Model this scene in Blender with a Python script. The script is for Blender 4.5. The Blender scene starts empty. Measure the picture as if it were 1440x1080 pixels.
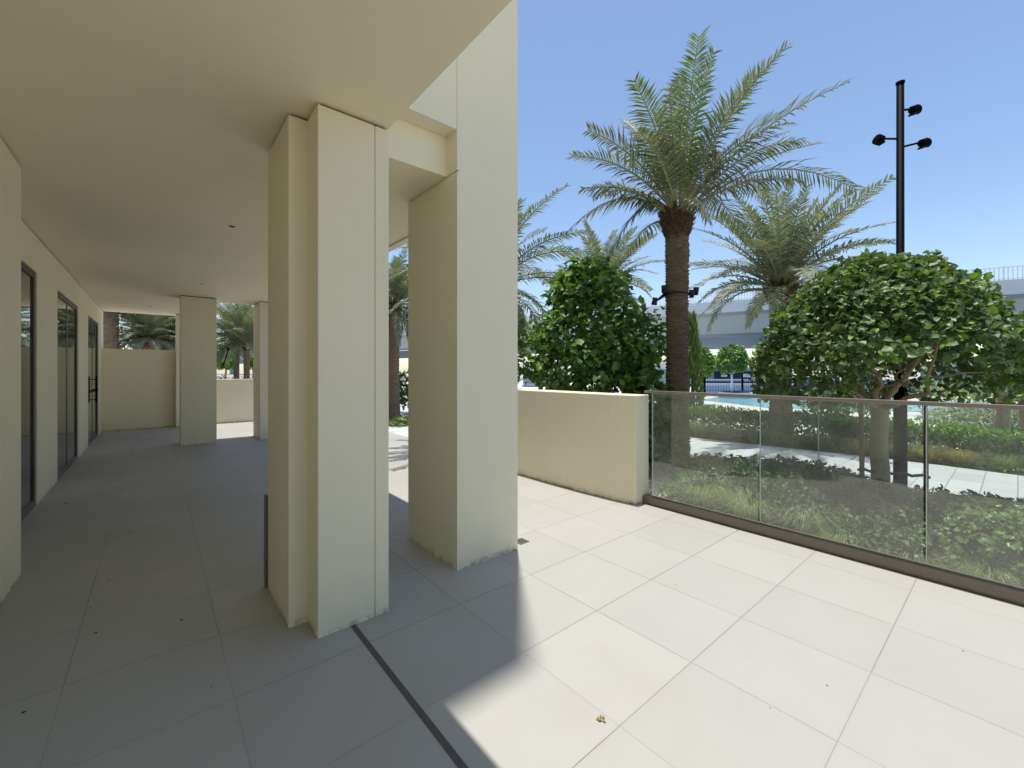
import bpy, math, random
from mathutils import Vector, noise
random.seed(7)
R = math.radians
C = bpy.context.scene.collection
scene = bpy.context.scene
# ------------------------------------------------------------------ camera frame (used only to turn survey measurements into world points)
F = 597.0; YAW = R(40.0); CY = 521.5; H = 1.47
SN, CS = math.sin(YAW), math.cos(YAW)
RT = Vector((CS, -SN, 0)); FW = Vector((SN, CS, 0)); UP = Vector((0, 0, 1))
def at(x, d, z=0.0):
    lat = (x - 720) / F * d
    return Vector((lat * CS + d * SN, -lat * SN + d * CS, z))
def zpx(y, d): return H + (CY - y) / F * d

# ------------------------------------------------------------------ materials
def new_mat(name):
    m = bpy.data.materials.new(name); m.use_nodes = True
    nt = m.node_tree; nt.nodes.clear()
    out = nt.nodes.new('ShaderNodeOutputMaterial')
    return m, nt, out
def N(nt, typ, **kw):
    n = nt.nodes.new(typ)
    for k, v in kw.items():
        if k in n.inputs: n.inputs[k].default_value = v
        else: setattr(n, k, v)
    return n
def math_n(nt, op, a, b=None, clamp=False):
    n = nt.nodes.new('ShaderNodeMath'); n.operation = op; n.use_clamp = clamp
    for i, v in enumerate((a, b)):
        if v is None: continue
        if isinstance(v, (int, float)): n.inputs[i].default_value = v
        else: nt.links.new(v, n.inputs[i])
    return n.outputs[0]
def mixc(nt, fac, a, b, mode='MIX'):
    n = nt.nodes.new('ShaderNodeMix'); n.data_type = 'RGBA'; n.blend_type = mode
    for sock, v in ((n.inputs[0], fac), (n.inputs[6], a), (n.inputs[7], b)):
        if isinstance(v, (int, float)): sock.default_value = v
        elif isinstance(v, tuple): sock.default_value = v if len(v) == 4 else (*v, 1)
        else: nt.links.new(v, sock)
    return n.outputs[2]
def ramp(nt, fac, p0, p1):
    n = nt.nodes.new('ShaderNodeMapRange'); n.clamp = True
    n.inputs[1].default_value = p0; n.inputs[2].default_value = p1
    nt.links.new(fac, n.inputs[0]); return n.outputs[0]
def noise_n(nt, scale, detail=4, rough=.55, vec=None, stretch=None):
    if vec is None:
        vec = N(nt, 'ShaderNodeTexCoord').outputs['Object']
    if stretch:
        mp = nt.nodes.new('ShaderNodeMapping'); mp.inputs['Scale'].default_value = stretch
        nt.links.new(vec, mp.inputs[0]); vec = mp.outputs[0]
    n = N(nt, 'ShaderNodeTexNoise', Scale=scale, Detail=detail, Roughness=rough)
    nt.links.new(vec, n.inputs['Vector']); return n.outputs['Fac']
def bump(nt, h, dist, strength=1.0):
    b = N(nt, 'ShaderNodeBump', Strength=strength, Distance=dist); nt.links.new(h, b.inputs['Height'])
    return b.outputs[0]
def principled(nt, out, col, rough=.6, spec=.5, metal=0, nrm=None):
    p = N(nt, 'ShaderNodeBsdfPrincipled', Roughness=rough, Metallic=metal)
    p.inputs['Specular IOR Level'].default_value = spec
    if isinstance(col, tuple): p.inputs['Base Color'].default_value = (*col, 1)
    else: nt.links.new(col, p.inputs['Base Color'])
    if nrm is not None: nt.links.new(nrm, p.inputs['Normal'])
    nt.links.new(p.outputs[0], out.inputs[0]); return p
def simple(name, col, rough=.6, spec=.5, metal=0, var=.12, scale=8, bmp=0.0, stretch=None):
    m, nt, out = new_mat(name)
    f = noise_n(nt, scale, 5, .6, stretch=stretch)
    c = mixc(nt, f, tuple(v * (1 - var) for v in col), tuple(min(1, v * (1 + var)) for v in col))
    principled(nt, out, c, rough, spec, metal, bump(nt, f, bmp) if bmp else None)
    return m
def paint_mat(name, col, dirt=True):
    """smooth cream render: faint roller mottling, chips and grime close to the floor"""
    m, nt, out = new_mat(name)
    tc = N(nt, 'ShaderNodeTexCoord').outputs['Object']
    big = noise_n(nt, .9, 3, .5, tc); mid = noise_n(nt, 6, 5, .6, tc); fine = noise_n(nt, 160, 3, .6, tc)
    streak = noise_n(nt, 3, 4, .6, tc, (5, 5, .25))
    c = mixc(nt, big, tuple(v * .95 for v in col), tuple(v * 1.04 for v in col))
    c = mixc(nt, math_n(nt, 'MULTIPLY', ramp(nt, mid, .5, .8), .10), c, tuple(v * .8 for v in col))
    c = mixc(nt, math_n(nt, 'MULTIPLY', ramp(nt, streak, .52, .82), .13), c, (col[0] * .78, col[1] * .77, col[2] * .72))
    # hairline cracks, only here and there
    ws = N(nt, 'ShaderNodeVectorMath', operation='MULTIPLY_ADD'); nn_ = N(nt, 'ShaderNodeTexNoise', Scale=2.5, Detail=4.0); nt.links.new(tc, nn_.inputs['Vector'])
    nt.links.new(nn_.outputs['Color'], ws.inputs[0]); ws.inputs[1].default_value = (.5, .5, .5); nt.links.new(tc, ws.inputs[2])
    vo = N(nt, 'ShaderNodeTexVoronoi', Scale=.8, feature='DISTANCE_TO_EDGE'); nt.links.new(ws.outputs[0], vo.inputs['Vector'])
    crack = math_n(nt, 'MULTIPLY', ramp(nt, vo.outputs['Distance'], .0035, .001), ramp(nt, big, .52, .58))
    c = mixc(nt, math_n(nt, 'MULTIPLY', crack, .05), c, tuple(v * .45 for v in col))
    if dirt:
        sep = N(nt, 'ShaderNodeSeparateXYZ'); nt.links.new(tc, sep.inputs[0])
        low = ramp(nt, sep.outputs[2], .13, .0)
        chips = math_n(nt, 'MULTIPLY', low, ramp(nt, noise_n(nt, 22, 6, .7, tc), .56, .62))
        c = mixc(nt, math_n(nt, 'MULTIPLY', chips, .75), c, (.62, .60, .56))
        grime = math_n(nt, 'MULTIPLY', ramp(nt, sep.outputs[2], .045, .0), ramp(nt, noise_n(nt, 14, 5, .7, tc), .46, .62))
        c = mixc(nt, math_n(nt, 'MULTIPLY', grime, .8), c, (.10, .09, .075))
        low2 = math_n(nt, 'MULTIPLY', ramp(nt, sep.outputs[2], .35, .0), ramp(nt, mid, .4, .75))
        c = mixc(nt, math_n(nt, 'MULTIPLY', low2, .22), c, (.42, .38, .30))
    h = math_n(nt, 'ADD', math_n(nt, 'MULTIPLY', fine, .25), mid)
    principled(nt, out, c, .55, .35, 0, bump(nt, h, .0018))
    return m
def tile_mat():
    m, nt, out = new_mat('porcelain_tiles')
    tc = N(nt, 'ShaderNodeTexCoord').outputs['Object']
    sep = N(nt, 'ShaderNodeSeparateXYZ'); nt.links.new(tc, sep.inputs[0])
    u = math_n(nt, 'DIVIDE', math_n(nt, 'SUBTRACT', sep.outputs[0], .27), .6)
    v = math_n(nt, 'DIVIDE', math_n(nt, 'SUBTRACT', sep.outputs[1], .46), .6)
    def dist(a):
        fr = math_n(nt, 'FRACT', a)
        return math_n(nt, 'MULTIPLY', math_n(nt, 'MINIMUM', fr, math_n(nt, 'SUBTRACT', 1, fr)), .6)
    du, dv = dist(u), dist(v)
    cb = nt.nodes.new('ShaderNodeCombineXYZ')
    nt.links.new(math_n(nt, 'FLOOR', u), cb.inputs[0]); nt.links.new(math_n(nt, 'FLOOR', v), cb.inputs[1])
    wn = N(nt, 'ShaderNodeTexWhiteNoise'); nt.links.new(cb.outputs[0], wn.inputs[0])
    # slabs shift slightly so their clouds do not run on across the joints
    sh = N(nt, 'ShaderNodeVectorMath', operation='MULTIPLY_ADD')
    nt.links.new(wn.outputs['Color'], sh.inputs[0]); sh.inputs[1].default_value = (9, 9, 0); nt.links.new(tc, sh.inputs[2])
    cloud = noise_n(nt, 2.2, 6, .6, sh.outputs[0]); grain = noise_n(nt, 60, 4, .65, tc); stain = noise_n(nt, 1.3, 6, .65, tc)
    base = mixc(nt, cloud, (.375, .365, .34), (.43, .42, .395))
    tone = math_n(nt, 'ADD', .955, math_n(nt, 'MULTIPLY', wn.outputs['Value'], .07))
    base = mixc(nt, 1.0, base, tone_rgb(nt, tone), 'MULTIPLY')
    base = mixc(nt, math_n(nt, 'MULTIPLY', ramp(nt, stain, .50, .75), .42), base, (.37, .345, .30))
    base = mixc(nt, math_n(nt, 'MULTIPLY', ramp(nt, noise_n(nt, 7, 6, .7, tc), .62, .70), .16), base, (.34, .33, .30))
    scuff = noise_n(nt, 3, 5, .7, tc, (1, 9, 1))
    base = mixc(nt, math_n(nt, 'MULTIPLY', ramp(nt, scuff, .64, .72), .12), base, (.30, .28, .25))
    base = mixc(nt, math_n(nt, 'MULTIPLY', grain, .10), base, (.36, .34, .32))
    specks = N(nt, 'ShaderNodeTexVoronoi', Scale=5.0); nt.links.new(tc, specks.inputs['Vector'])
    sp = ramp(nt, specks.outputs['Distance'], .022, .014)
    sp = math_n(nt, 'MULTIPLY', sp, ramp(nt, specks.outputs['Color'], .62, .66))
    base = mixc(nt, math_n(nt, 'MULTIPLY', sp, .5), base, (.12, .10, .08))
    # open joints: width wavers, some nearly closed
    wob = noise_n(nt, 1.1, 2, .5, tc)
    w = math_n(nt, 'ADD', .0010, math_n(nt, 'MULTIPLY', wob, .0024))
    w = math_n(nt, 'MULTIPLY', w, .85)
    def joint(d, a, other):
        w1 = nt.nodes.new('ShaderNodeTexWhiteNoise'); w1.noise_dimensions = '2D'; cc = nt.nodes.new('ShaderNodeCombineXYZ')
        nt.links.new(math_n(nt, 'ROUND', a), cc.inputs[0]); nt.links.new(math_n(nt, 'FLOOR', math_n(nt, 'MULTIPLY', other, .5)), cc.inputs[1]); nt.links.new(cc.outputs[0], w1.inputs[0])
        k = math_n(nt, 'ADD', .28, math_n(nt, 'MULTIPLY', w1.outputs['Value'], .72))
        return math_n(nt, 'MULTIPLY', math_n(nt, 'LESS_THAN', d, w), k)
    jt = math_n(nt, 'MAXIMUM', joint(du, u, v), joint(dv, v, u))
    strength = math_n(nt, 'ADD', .30, math_n(nt, 'MULTIPLY', ramp(nt, noise_n(nt, .9, 2, .5, tc), .35, .6), .45))
    col = mixc(nt, math_n(nt, 'MULTIPLY', jt, strength), base, (.09, .08, .07))
    soft = ramp(nt, math_n(nt, 'MINIMUM', du, dv), .022, .0)
    col = mixc(nt, math_n(nt, 'MULTIPLY', soft, .12), col, (.33, .31, .28))
    hgt = math_n(nt, 'ADD', math_n(nt, 'MULTIPLY', jt, -1.0), math_n(nt, 'MULTIPLY', grain, .12))
    rg = math_n(nt, 'ADD', .42, math_n(nt, 'MULTIPLY', stain, .3))
    p = principled(nt, out, col, .5, .4, 0, bump(nt, hgt, .002)); nt.links.new(rg, p.inputs['Roughness'])
    return m
def tone_rgb(nt, v):
    n = nt.nodes.new('ShaderNodeCombineColor')
    for i in range(3): nt.links.new(v, n.inputs[i])
    return n.outputs[0]
def paver_mat():
    m, nt, out = new_mat('stone_pavers')
    tc = N(nt, 'ShaderNodeTexCoord').outputs['Object']
    b = N(nt, 'ShaderNodeTexBrick', Scale=1.0); b.offset = .5
    b.inputs['Brick Width'].default_value = .6; b.inputs['Row Height'].default_value = .3; b.inputs['Mortar Size'].default_value = .006
    b.inputs['Color1'].default_value = (.50, .50, .50, 1); b.inputs['Color2'].default_value = (.62, .62, .61, 1); b.inputs['Mortar'].default_value = (.26, .26, .25, 1)
    nt.links.new(tc, b.inputs['Vector'])
    c = mixc(nt, math_n(nt, 'MULTIPLY', noise_n(nt, 1.7, 6, .65, tc), .35), b.outputs['Color'], (.42, .41, .40))
    principled(nt, out, c, .7, .3, 0, bump(nt, noise_n(nt, 30, 5, .6, tc), .003))
    return m
def leaf_mat(name, dark, light, trans=.35, rough=.38, spec=.5, odd=None):
    m, nt, out = new_mat(name)
    g = N(nt, 'ShaderNodeNewGeometry')
    rnd = g.outputs['Random Per Island']
    c = mixc(nt, rnd, dark, light)
    if odd:
        c = mixc(nt, math_n(nt, 'GREATER_THAN', rnd, 1 - odd[0]), c, odd[1])
    c = mixc(nt, math_n(nt, 'MULTIPLY', noise_n(nt, 1.8, 3, .6), .3), c, tuple(v * .7 for v in dark))
    p = principled(nt, out, c, rough, spec)
    t = N(nt, 'ShaderNodeBsdfTranslucent')
    tcol = mixc(nt, 1.0, c, (1.5, 1.6, .5, 1), 'MULTIPLY'); nt.links.new(tcol, t.inputs[0])
    mx = N(nt, 'ShaderNodeMixShader'); mx.inputs[0].default_value = trans
    nt.links.new(p.outputs[0], mx.inputs[1]); nt.links.new(t.outputs[0], mx.inputs[2]); nt.links.new(mx.outputs[0], out.inputs[0])
    return m
def glass_mat(name, tint=(.93, .97, .95), dust=.04, ior=1.5, dustcol=(.7, .7, .66)):
    m, nt, out = new_mat(name)
    fr = N(nt, 'ShaderNodeFresnel', IOR=ior)
    tr = N(nt, 'ShaderNodeBsdfTransparent'); tr.inputs[0].default_value = (*tint, 1)
    gl = N(nt, 'ShaderNodeBsdfAnisotropic', Roughness=.0); gl.inputs[0].default_value = (1, 1, 1, 1)
    mx = N(nt, 'ShaderNodeMixShader')
    front = math_n(nt, 'SUBTRACT', 1, N(nt, 'ShaderNodeNewGeometry').outputs['Backfacing'])
    nt.links.new(math_n(nt, 'MULTIPLY', fr.outputs[0], front), mx.inputs[0])
    nt.links.new(tr.outputs[0], mx.inputs[1]); nt.links.new(gl.outputs[0], mx.inputs[2])
    df = N(nt, 'ShaderNodeBsdfDiffuse'); df.inputs[0].default_value = (*dustcol, 1)
    m2 = N(nt, 'ShaderNodeMixShader')
    f = math_n(nt, 'MULTIPLY', ramp(nt, noise_n(nt, 4, 5, .65), .2, .8), dust * 2)
    nt.links.new(f, m2.inputs[0]); nt.links.new(mx.outputs[0], m2.inputs[1]); nt.links.new(df.outputs[0], m2.inputs[2])
    nt.links.new(m2.outputs[0], out.inputs[0]); return m
def trunk_mat(name, dark, light, ring=22.0):
    m, nt, out = new_mat(name)
    tc = N(nt, 'ShaderNodeTexCoord').outputs['Object']
    n1 = noise_n(nt, 9, 5, .7, tc, (1, 1, 5)); n2 = noise_n(nt, 3, 4, .6, tc); n3 = noise_n(nt, 60, 4, .7, tc, (1, 1, 3))
    c = mixc(nt, ramp(nt, n1, .3, .7), dark, light)
    c = mixc(nt, math_n(nt, 'MULTIPLY', n2, .5), c, tuple(v * .6 for v in dark))
    c = mixc(nt, ramp(nt, n3, .6, .75), c, tuple(min(1, v * 1.5) for v in light))
    principled(nt, out, c, .9, .15, 0, bump(nt, n3, .02)); return m

M = {}
M['cream'] = paint_mat('cream_render', (.82, .755, .57))
M['ceiling'] = paint_mat('ceiling_paint', (.86, .785, .575), False)
M['gap'] = simple('dark_joint', (.07, .06, .045), .9)
M['tile'] = tile_mat()
M['paver'] = paver_mat()
M['bronze'] = simple('bronze_aluminium', (.19, .16, .138), .38, .5, .3, .08, 30)
M['rail'] = simple('pale_bronze_rail', (.30, .26, .23), .35, .5, .4, .06, 30)
M['frame'] = simple('dark_window_frame', (.035, .033, .032), .4, .5, .2, .1, 30)
M['sill'] = simple('threshold_metal', (.16, .15, .135), .45, .5, .3, .1, 20)
M['slot'] = simple('slot_drain_metal', (.10, .098, .09), .6, .4, .2, .3, 25)
M['glass'] = glass_mat('balustrade_glass', dust=.06, ior=2.1)
M['glassedge'] = simple('glass_edge', (.50, .56, .54), .3, .6)
M['winglass'] = glass_mat('window_glass', (.62, .68, .65), dust=.05, ior=1.9)
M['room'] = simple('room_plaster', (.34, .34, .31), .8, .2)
M['soil'] = simple('garden_soil', (.085, .065, .045), .95, .1, 0, .5, 9, .03)
M['sand'] = simple('pale_ground', (.42, .39, .34), .95, .1, 0, .15, 3, .01)
M['deck'] = simple('pool_deck_stone', (.62, .60, .56), .8, .2, 0, .06, 2)
M['black'] = simple('black_metal', (.005, .005, .009), .5, .02, 0, .15, 20)
M['blacklow'] = simple('black_plastic', (.02, .02, .022), .6, .4)
M['white'] = simple('white_paint', (.72, .73, .73), .5, .4, 0, .04, 3)
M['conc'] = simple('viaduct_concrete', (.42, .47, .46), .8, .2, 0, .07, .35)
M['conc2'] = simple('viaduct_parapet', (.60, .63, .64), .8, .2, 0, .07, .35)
M['conc3'] = simple('viaduct_underside', (.26, .32, .38), .8, .2, 0, .07, .35)  # shade under the deck put into a darker, bluer concrete colour
M['steel'] = simple('pale_railing', (.88, .89, .90), .4, .5, .2, .05, 5)
M['banner'] = simple('navy_banner', (.025, .025, .05), .7, .3)
M['print'] = simple('white_print', (.75, .75, .78), .6, .3)
M['bluefloor'] = simple('blue_play_surface', (.05, .085, .16), .7, .3, 0, .1, .5)
M['wood'] = simple('stake_wood', (.24, .14, .095), .8, .2, 0, .25, 12, .004, (1, 1, .15))
M['bark'] = simple('smooth_bark', (.42, .31, .21), .85, .2, 0, .35, 18, .012, (1, 1, .5))
M['darkbark'] = simple('dark_bark', (.09, .065, .045), .9, .2, 0, .3, 18, .012)
M['ptrunk'] = trunk_mat('palm_trunk_fibre', (.17, .128, .10), (.45, .345, .27))
M['ptrunk2'] = trunk_mat('pale_palm_trunk', (.20, .155, .12), (.46, .36, .27))
M['boots'] = trunk_mat('palm_leaf_boots', (.075, .046, .032), (.22, .14, .095))
M['frond'] = leaf_mat('date_palm_frond', (.095, .12, .08), (.25, .275, .20), .20, .5, .25, (.07, (.34, .29, .17)))
M['frondyoung'] = leaf_mat('young_palm_frond', (.10, .145, .07), (.21, .275, .14), .26, .5, .25)
M['frondgrey'] = leaf_mat('grey_palm_frond', (.15, .18, .14), (.32, .36, .30), .18, .55, .2, (.04, (.42, .35, .24)))
M['rachis'] = simple('frond_rib', (.27, .27, .13), .5, .4, 0, .2, 10)
M['drystalk'] = simple('dry_fruit_stalk', (.36, .24, .10), .8, .2, 0, .3, 10)
M['leaf'] = leaf_mat('round_tree_leaf', (.07, .125, .05), (.20, .28, .12), .22, .46, .45, (.10, (.20, .33, .03)))
M['leafbig'] = leaf_mat('broad_bright_leaf', (.065, .14, .04), (.19, .32, .09), .28, .46, .4, (.14, (.22, .38, .05)))
M['leafdark'] = leaf_mat('dark_shrub_leaf', (.05, .09, .035), (.14, .21, .08), .22, .46, .4, (.05, (.22, .26, .09)))
M['leafhedge'] = leaf_mat('hedge_leaf', (.09, .15, .05), (.22, .31, .10), .28, .40, .45, (.06, (.24, .30, .06)))
M['leaflime'] = leaf_mat('lime_leaf', (.12, .26, .02), (.25, .44, .04), .35, .40, .4)
M['leafsilver'] = leaf_mat('silver_leaf', (.30, .36, .27), (.46, .52, .40), .2, .55, .3)
M['leafvar'] = leaf_mat('cream_edged_leaf', (.13, .20, .07), (.42, .46, .22), .3, .4, .4)
M['grass'] = leaf_mat('fountain_grass', (.17, .24, .09), (.38, .45, .20), .30, .5, .35, (.12, (.42, .36, .20)))
M['grassdry'] = leaf_mat('orange_dry_grass', (.30, .20, .06), (.50, .32, .12), .3, .6, .3, (.25, (.2, .26, .08)))
M['plume'] = simple('grass_plume', (.55, .50, .40), .9, .1, 0, .15, 30)
M['litter'] = simple('dry_leaf_litter', (.30, .26, .10), .9, .1, 0, .3, 20)
M['crumb'] = simple('dark_crumb', (.04, .03, .022), .9, .1)
M['far'] = simple('hazy_white_building', (.62, .64, .66), .8, .2, 0, .04, .2)
def water_mat(name, col):
    m, nt, out = new_mat(name)
    principled(nt, out, col, .08, .5, 0, bump(nt, noise_n(nt, 2.5, 4, .6), .03, .6)); return m
M['pool'] = water_mat('pool_water', (.16, .50, .66))
M['poolrim'] = simple('pool_rim', (.55, .66, .72), .6)

# ------------------------------------------------------------------ mesh builder
class MB:
    def __init__(s): s.v = []; s.f = []; s.m = []; s.cur = 0; s.sm = []; s.smooth = False
    def mat(s, i): s.cur = i; return s
    def add(s, vs, fs):
        b = len(s.v); s.v += [tuple(p) for p in vs]
        for f in fs: s.f.append(tuple(b + i for i in f)); s.m.append(s.cur); s.sm.append(s.smooth)
    def box(s, x0, x1, y0, y1, z0, z1):
        s.add([(x0, y0, z0), (x1, y0, z0), (x1, y1, z0), (x0, y1, z0), (x0, y0, z1), (x1, y0, z1), (x1, y1, z1), (x0, y1, z1)],
              [(3, 2, 1, 0), (4, 5, 6, 7), (0, 1, 5, 4), (1, 2, 6, 5), (2, 3, 7, 6), (3, 0, 4, 7)])
    def prism(s, poly, z0, z1, bottom=True):
        n = len(poly)
        vs = [(x, y, z0) for x, y in poly] + [(x, y, z1) for x, y in poly]
        fs = [(i, (i + 1) % n, n + (i + 1) % n, n + i) for i in range(n)] + [tuple(range(n, 2 * n))]
        if bottom: fs.append(tuple(range(n - 1, -1, -1)))
        s.add(vs, fs)
    def tube(s, pts, rad, seg=8, cap=True):
        pts = [Vector(p) for p in pts]; n = len(pts)
        if isinstance(rad, (int, float)): rad = [rad] * n
        vs = []; prev = None
        for i, p in enumerate(pts):
            t = (pts[min(i + 1, n - 1)] - pts[max(i - 1, 0)]).normalized()
            if prev is None:
                a = Vector((1, 0, 0)) if abs(t.x) < .8 else Vector((0, 1, 0))
            else: a = prev
            u = (a - t * a.dot(t)).normalized(); prev = u; w = t.cross(u)
            for k in range(seg):
                th = 2 * math.pi * k / seg
                vs.append(p + (u * math.cos(th) + w * math.sin(th)) * rad[i])
        fs = [(i * seg + k, i * seg + (k + 1) % seg, (i + 1) * seg + (k + 1) % seg, (i + 1) * seg + k) for i in range(n - 1) for k in range(seg)]
        if cap: fs += [tuple(range(seg - 1, -1, -1)), tuple((n - 1) * seg + k for k in range(seg))]
        s.add(vs, fs)
    def obox(s, c, ax, ay, az):
        """box from centre and three half-axis vectors"""
        c = Vector(c); P = [c + ax * i + ay * j + az * k for k in (-1, 1) for i, j in ((-1, -1), (1, -1), (1, 1), (-1, 1))]
        s.add(P, [(3, 2, 1, 0), (4, 5, 6, 7), (0, 1, 5, 4), (1, 2, 6, 5), (2, 3, 7, 6), (3, 0, 4, 7)])
    def build(s, name, mats, parent=None, origin=None, bevel=0):
        me = bpy.data.meshes.new(name)
        o = Vector(origin) if origin is not None else Vector((0, 0, 0))
        vs = [(x - o.x, y - o.y, z - o.z) for x, y, z in s.v] if origin is not None else s.v
        me.from_pydata(vs, [], s.f)
        for mm in (mats if isinstance(mats, (list, tuple)) else [mats]): me.materials.append(mm)
        me.polygons.foreach_set('material_index', s.m); me.polygons.foreach_set('use_smooth', s.sm)
        me.update(); ob = bpy.data.objects.new(name, me); C.objects.link(ob); ob.location = o
        if parent is not None:
            ob.parent = parent; ob.location = o - parent_loc(parent)
        if bevel:
            b = ob.modifiers.new('edge', 'BEVEL'); b.width = bevel; b.segments = 2; b.limit_method = 'ANGLE'
        return ob
def parent_loc(p):
    l = Vector(p.location)
    while p.parent: p = p.parent; l += Vector(p.location)
    return l
def tag(o, label=None, cat=None, group=None, kind=None):
    for k, v in (('label', label), ('category', cat), ('group', group), ('kind', kind)):
        if v: o[k] = v
    return o
def thing(name, loc, label, cat, group=None):
    o = bpy.data.objects.new(name, None); C.objects.link(o); o.location = loc; o.empty_display_size = .2
    return tag(o, label, cat, group)
def world_part(mb, name, mats, parent, bevel=0):
    """mesh written in world coordinates, parented to a thing that stands elsewhere"""
    o = mb.build(name, mats, None, None, bevel); o.parent = parent; o.location = -parent_loc(parent); return o
def copy_tree(o, loc, rz, sc, label=None, group=None):
    c = o.copy(); C.objects.link(c); c.location = loc; c.rotation_euler = (0, 0, rz); c.scale = sc if hasattr(sc, '__len__') else (sc,) * 3
    if label: c['label'] = label
    if group: c['group'] = group
    for ch in list(o.children):
        d = ch.copy(); C.objects.link(d); d.parent = c
        for g in list(ch.children):
            e = g.copy(); C.objects.link(e); e.parent = d
    return c

# ------------------------------------------------------------------ foliage
def leaf(mb, p, d, nrm, L, W, fold=.25, heart=True):
    d = d.normalized(); s = d.cross(nrm)
    if s.length < 1e-4: s = d.cross(Vector((.3, .5, .8)))
    s.normalize(); n = s.cross(d)
    if heart:
        pts = [p, p + d * L * .22 + s * W * .5 + n * W * fold, p + d * L * .66 + s * W * .38 + n * W * fold * .6 - n * L * .05, p + d * L - n * L * .12,
               p + d * L * .66 - s * W * .38 + n * W * fold * .6 - n * L * .05, p + d * L * .22 - s * W * .5 + n * W * fold, p + d * L * .5]
        mb.add(pts, [(0, 1, 2, 6), (6, 2, 3), (0, 6, 4, 5), (6, 3, 4)])
    else:
        pts = [p, p + d * L * .45 + s * W * .5 + n * W * fold, p + d * L, p + d * L * .45 - s * W * .5 + n * W * fold, p + d * L * .5]
        mb.add(pts, [(0, 1, 2, 4), (0, 4, 2, 3)])
def rv():
    while True:
        v = Vector((random.uniform(-1, 1), random.uniform(-1, 1), random.uniform(-1, 1)))
        if .05 < v.length < 1: return v.normalized()
def crown_cloud(mb, c, rad, n, L, flat=-.35, rough=.16, freq=1.5, shell=(.55, 1.0), heart=True, seed=0, upbias=.75, under=False, holes=.0):
    """leaves through the outer shell of a lumpy ellipsoid; flat = how far down the underside reaches"""
    c = Vector(c); off = Vector((seed * 3.7, seed * 1.3, seed * 2.1)); cnt = 0; tries = 0
    while cnt < n and tries < n * 8:
        tries += 1
        d = rv()
        if d.z < flat: continue
        lump = 1 + rough * noise.noise(d * freq * 1.6 + off) * 1.6 + rough * .7 * noise.noise(d * freq * 4.5 + off)
        t = random.uniform(shell[0] ** 2, shell[1] ** 2) ** .5 if random.random() < .45 else random.uniform(.86, 1.0)
        q = d * t * lump
        if holes and noise.noise(q * 3.3 + off) > .5 - holes: continue
        if under:
            q.x *= 1 - .20 * max(0, q.z); q.y *= 1 - .20 * max(0, q.z)
            if q.z < -.10 and math.hypot(q.x, q.y) < .86 and random.random() < .93: continue
            fr_, la_ = -(q.x * SN + q.y * CS), q.x * CS - q.y * SN
            if q.z < .10 - .5 * max(0, abs(la_ - .05) - .30) and fr_ > -.1 and abs(la_) < .68 and random.random() < .94: continue
        p = c + Vector((q.x * rad[0], q.y * rad[1], q.z * rad[2]))
        ld = (d * .7 + rv() * .9 + Vector((0, 0, -.25))).normalized()
        nn = (Vector((0, 0, 1)) * upbias + d * .5 + rv() * .65).normalized()
        k = L * random.uniform(.6, 1.25)
        leaf(mb, p, ld, nn, k, k * random.uniform(.75, 1.0) if heart else k * .45, random.uniform(.1, .35), heart); cnt += 1
def limb(mb, p0, p1, r0, r1, wob=.06, seg=8, n=6):
    p0, p1 = Vector(p0), Vector(p1); L = (p1 - p0).length; s = random.random() * 50
    pts = []; rr = []
    for i in range(n + 1):
        t = i / n; w = math.sin(t * math.pi) * wob * L
        pts.append(p0.lerp(p1, t) + Vector((noise.noise(Vector((s, t * 2, 0))), noise.noise(Vector((s, t * 2, 9))), noise.noise(Vector((s, t * 2, 17))) * .4)) * w * 2)
        rr.append(r0 + (r1 - r0) * t)
    mb.smooth = True; mb.tube(pts, rr, seg); mb.smooth = False

def frond(mb, p0, p1, p2, n=58, LL=.42, hang=.0, spread=1.0, w=.026, mi=0, ri=1, start=.16, vee=.30):
    p0, p1, p2 = Vector(p0), Vector(p1), Vector(p2)
    def B(t): return p0 * (1 - t) ** 2 + p1 * 2 * t * (1 - t) + p2 * t * t
    def T(t): return ((p1 - p0) * (1 - t) + (p2 - p1) * t).normalized()
    side0 = T(.3).cross(UP)
    if side0.length < .12: side0 = Vector((random.uniform(-1, 1), random.uniform(-1, 1), 0))
    side0.normalize(); twist = random.uniform(-.5, .5)
    mb.mat(ri); mb.tube([B(i / 9) for i in range(10)], [.020 * (1 - i / 9) + .004 for i in range(10)], 4)
    mb.mat(mi)
    for i in range(n):
        t = start + (1 - start) * (i + random.uniform(-.3, .3)) / n
        t = min(max(t, 0), .998); p = B(t); tg = T(t)
        s = (side0 - tg * side0.dot(tg)).normalized(); nn = s.cross(tg).normalized()
        s = (s * math.cos(twist * t) + nn * math.sin(twist * t)).normalized(); nn = s.cross(tg)
        if nn.z < 0 and abs(twist) < .1: nn = -nn
        prof = (math.sin(min(1, (t - start) / (1 - start) * 1.0 + .18) * math.pi * .86)) ** .7
        for sg in (-1, 1):
            k = LL * (.25 + .75 * prof) * (1 - .35 * max(0, t - .7) / .3) * random.uniform(.8, 1.15)
            fwd = .30 + .62 * t
            d = (s * sg * spread + tg * fwd + nn * (vee + random.uniform(-.22, .22)) + rv() * .10)
            d.normalize(); d = (d + Vector((0, 0, -hang * random.uniform(.5, 1.2)))).normalized()
            d2 = (d + Vector((0, 0, -.18 - hang * .6)) + rv() * .08).normalized()
            ww = tg.cross(d).cross(d)
            ww = ww.normalized() * w * random.uniform(.8, 1.2) if ww.length > 1e-3 else nn * w
            a = p + d * k * .5; e = a + d2 * k * .5
            mb.add([p - ww * .25, p + ww * .25, a + ww * .5, a - ww * .5, e], [(0, 1, 2, 3), (3, 2, 4)])
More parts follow.
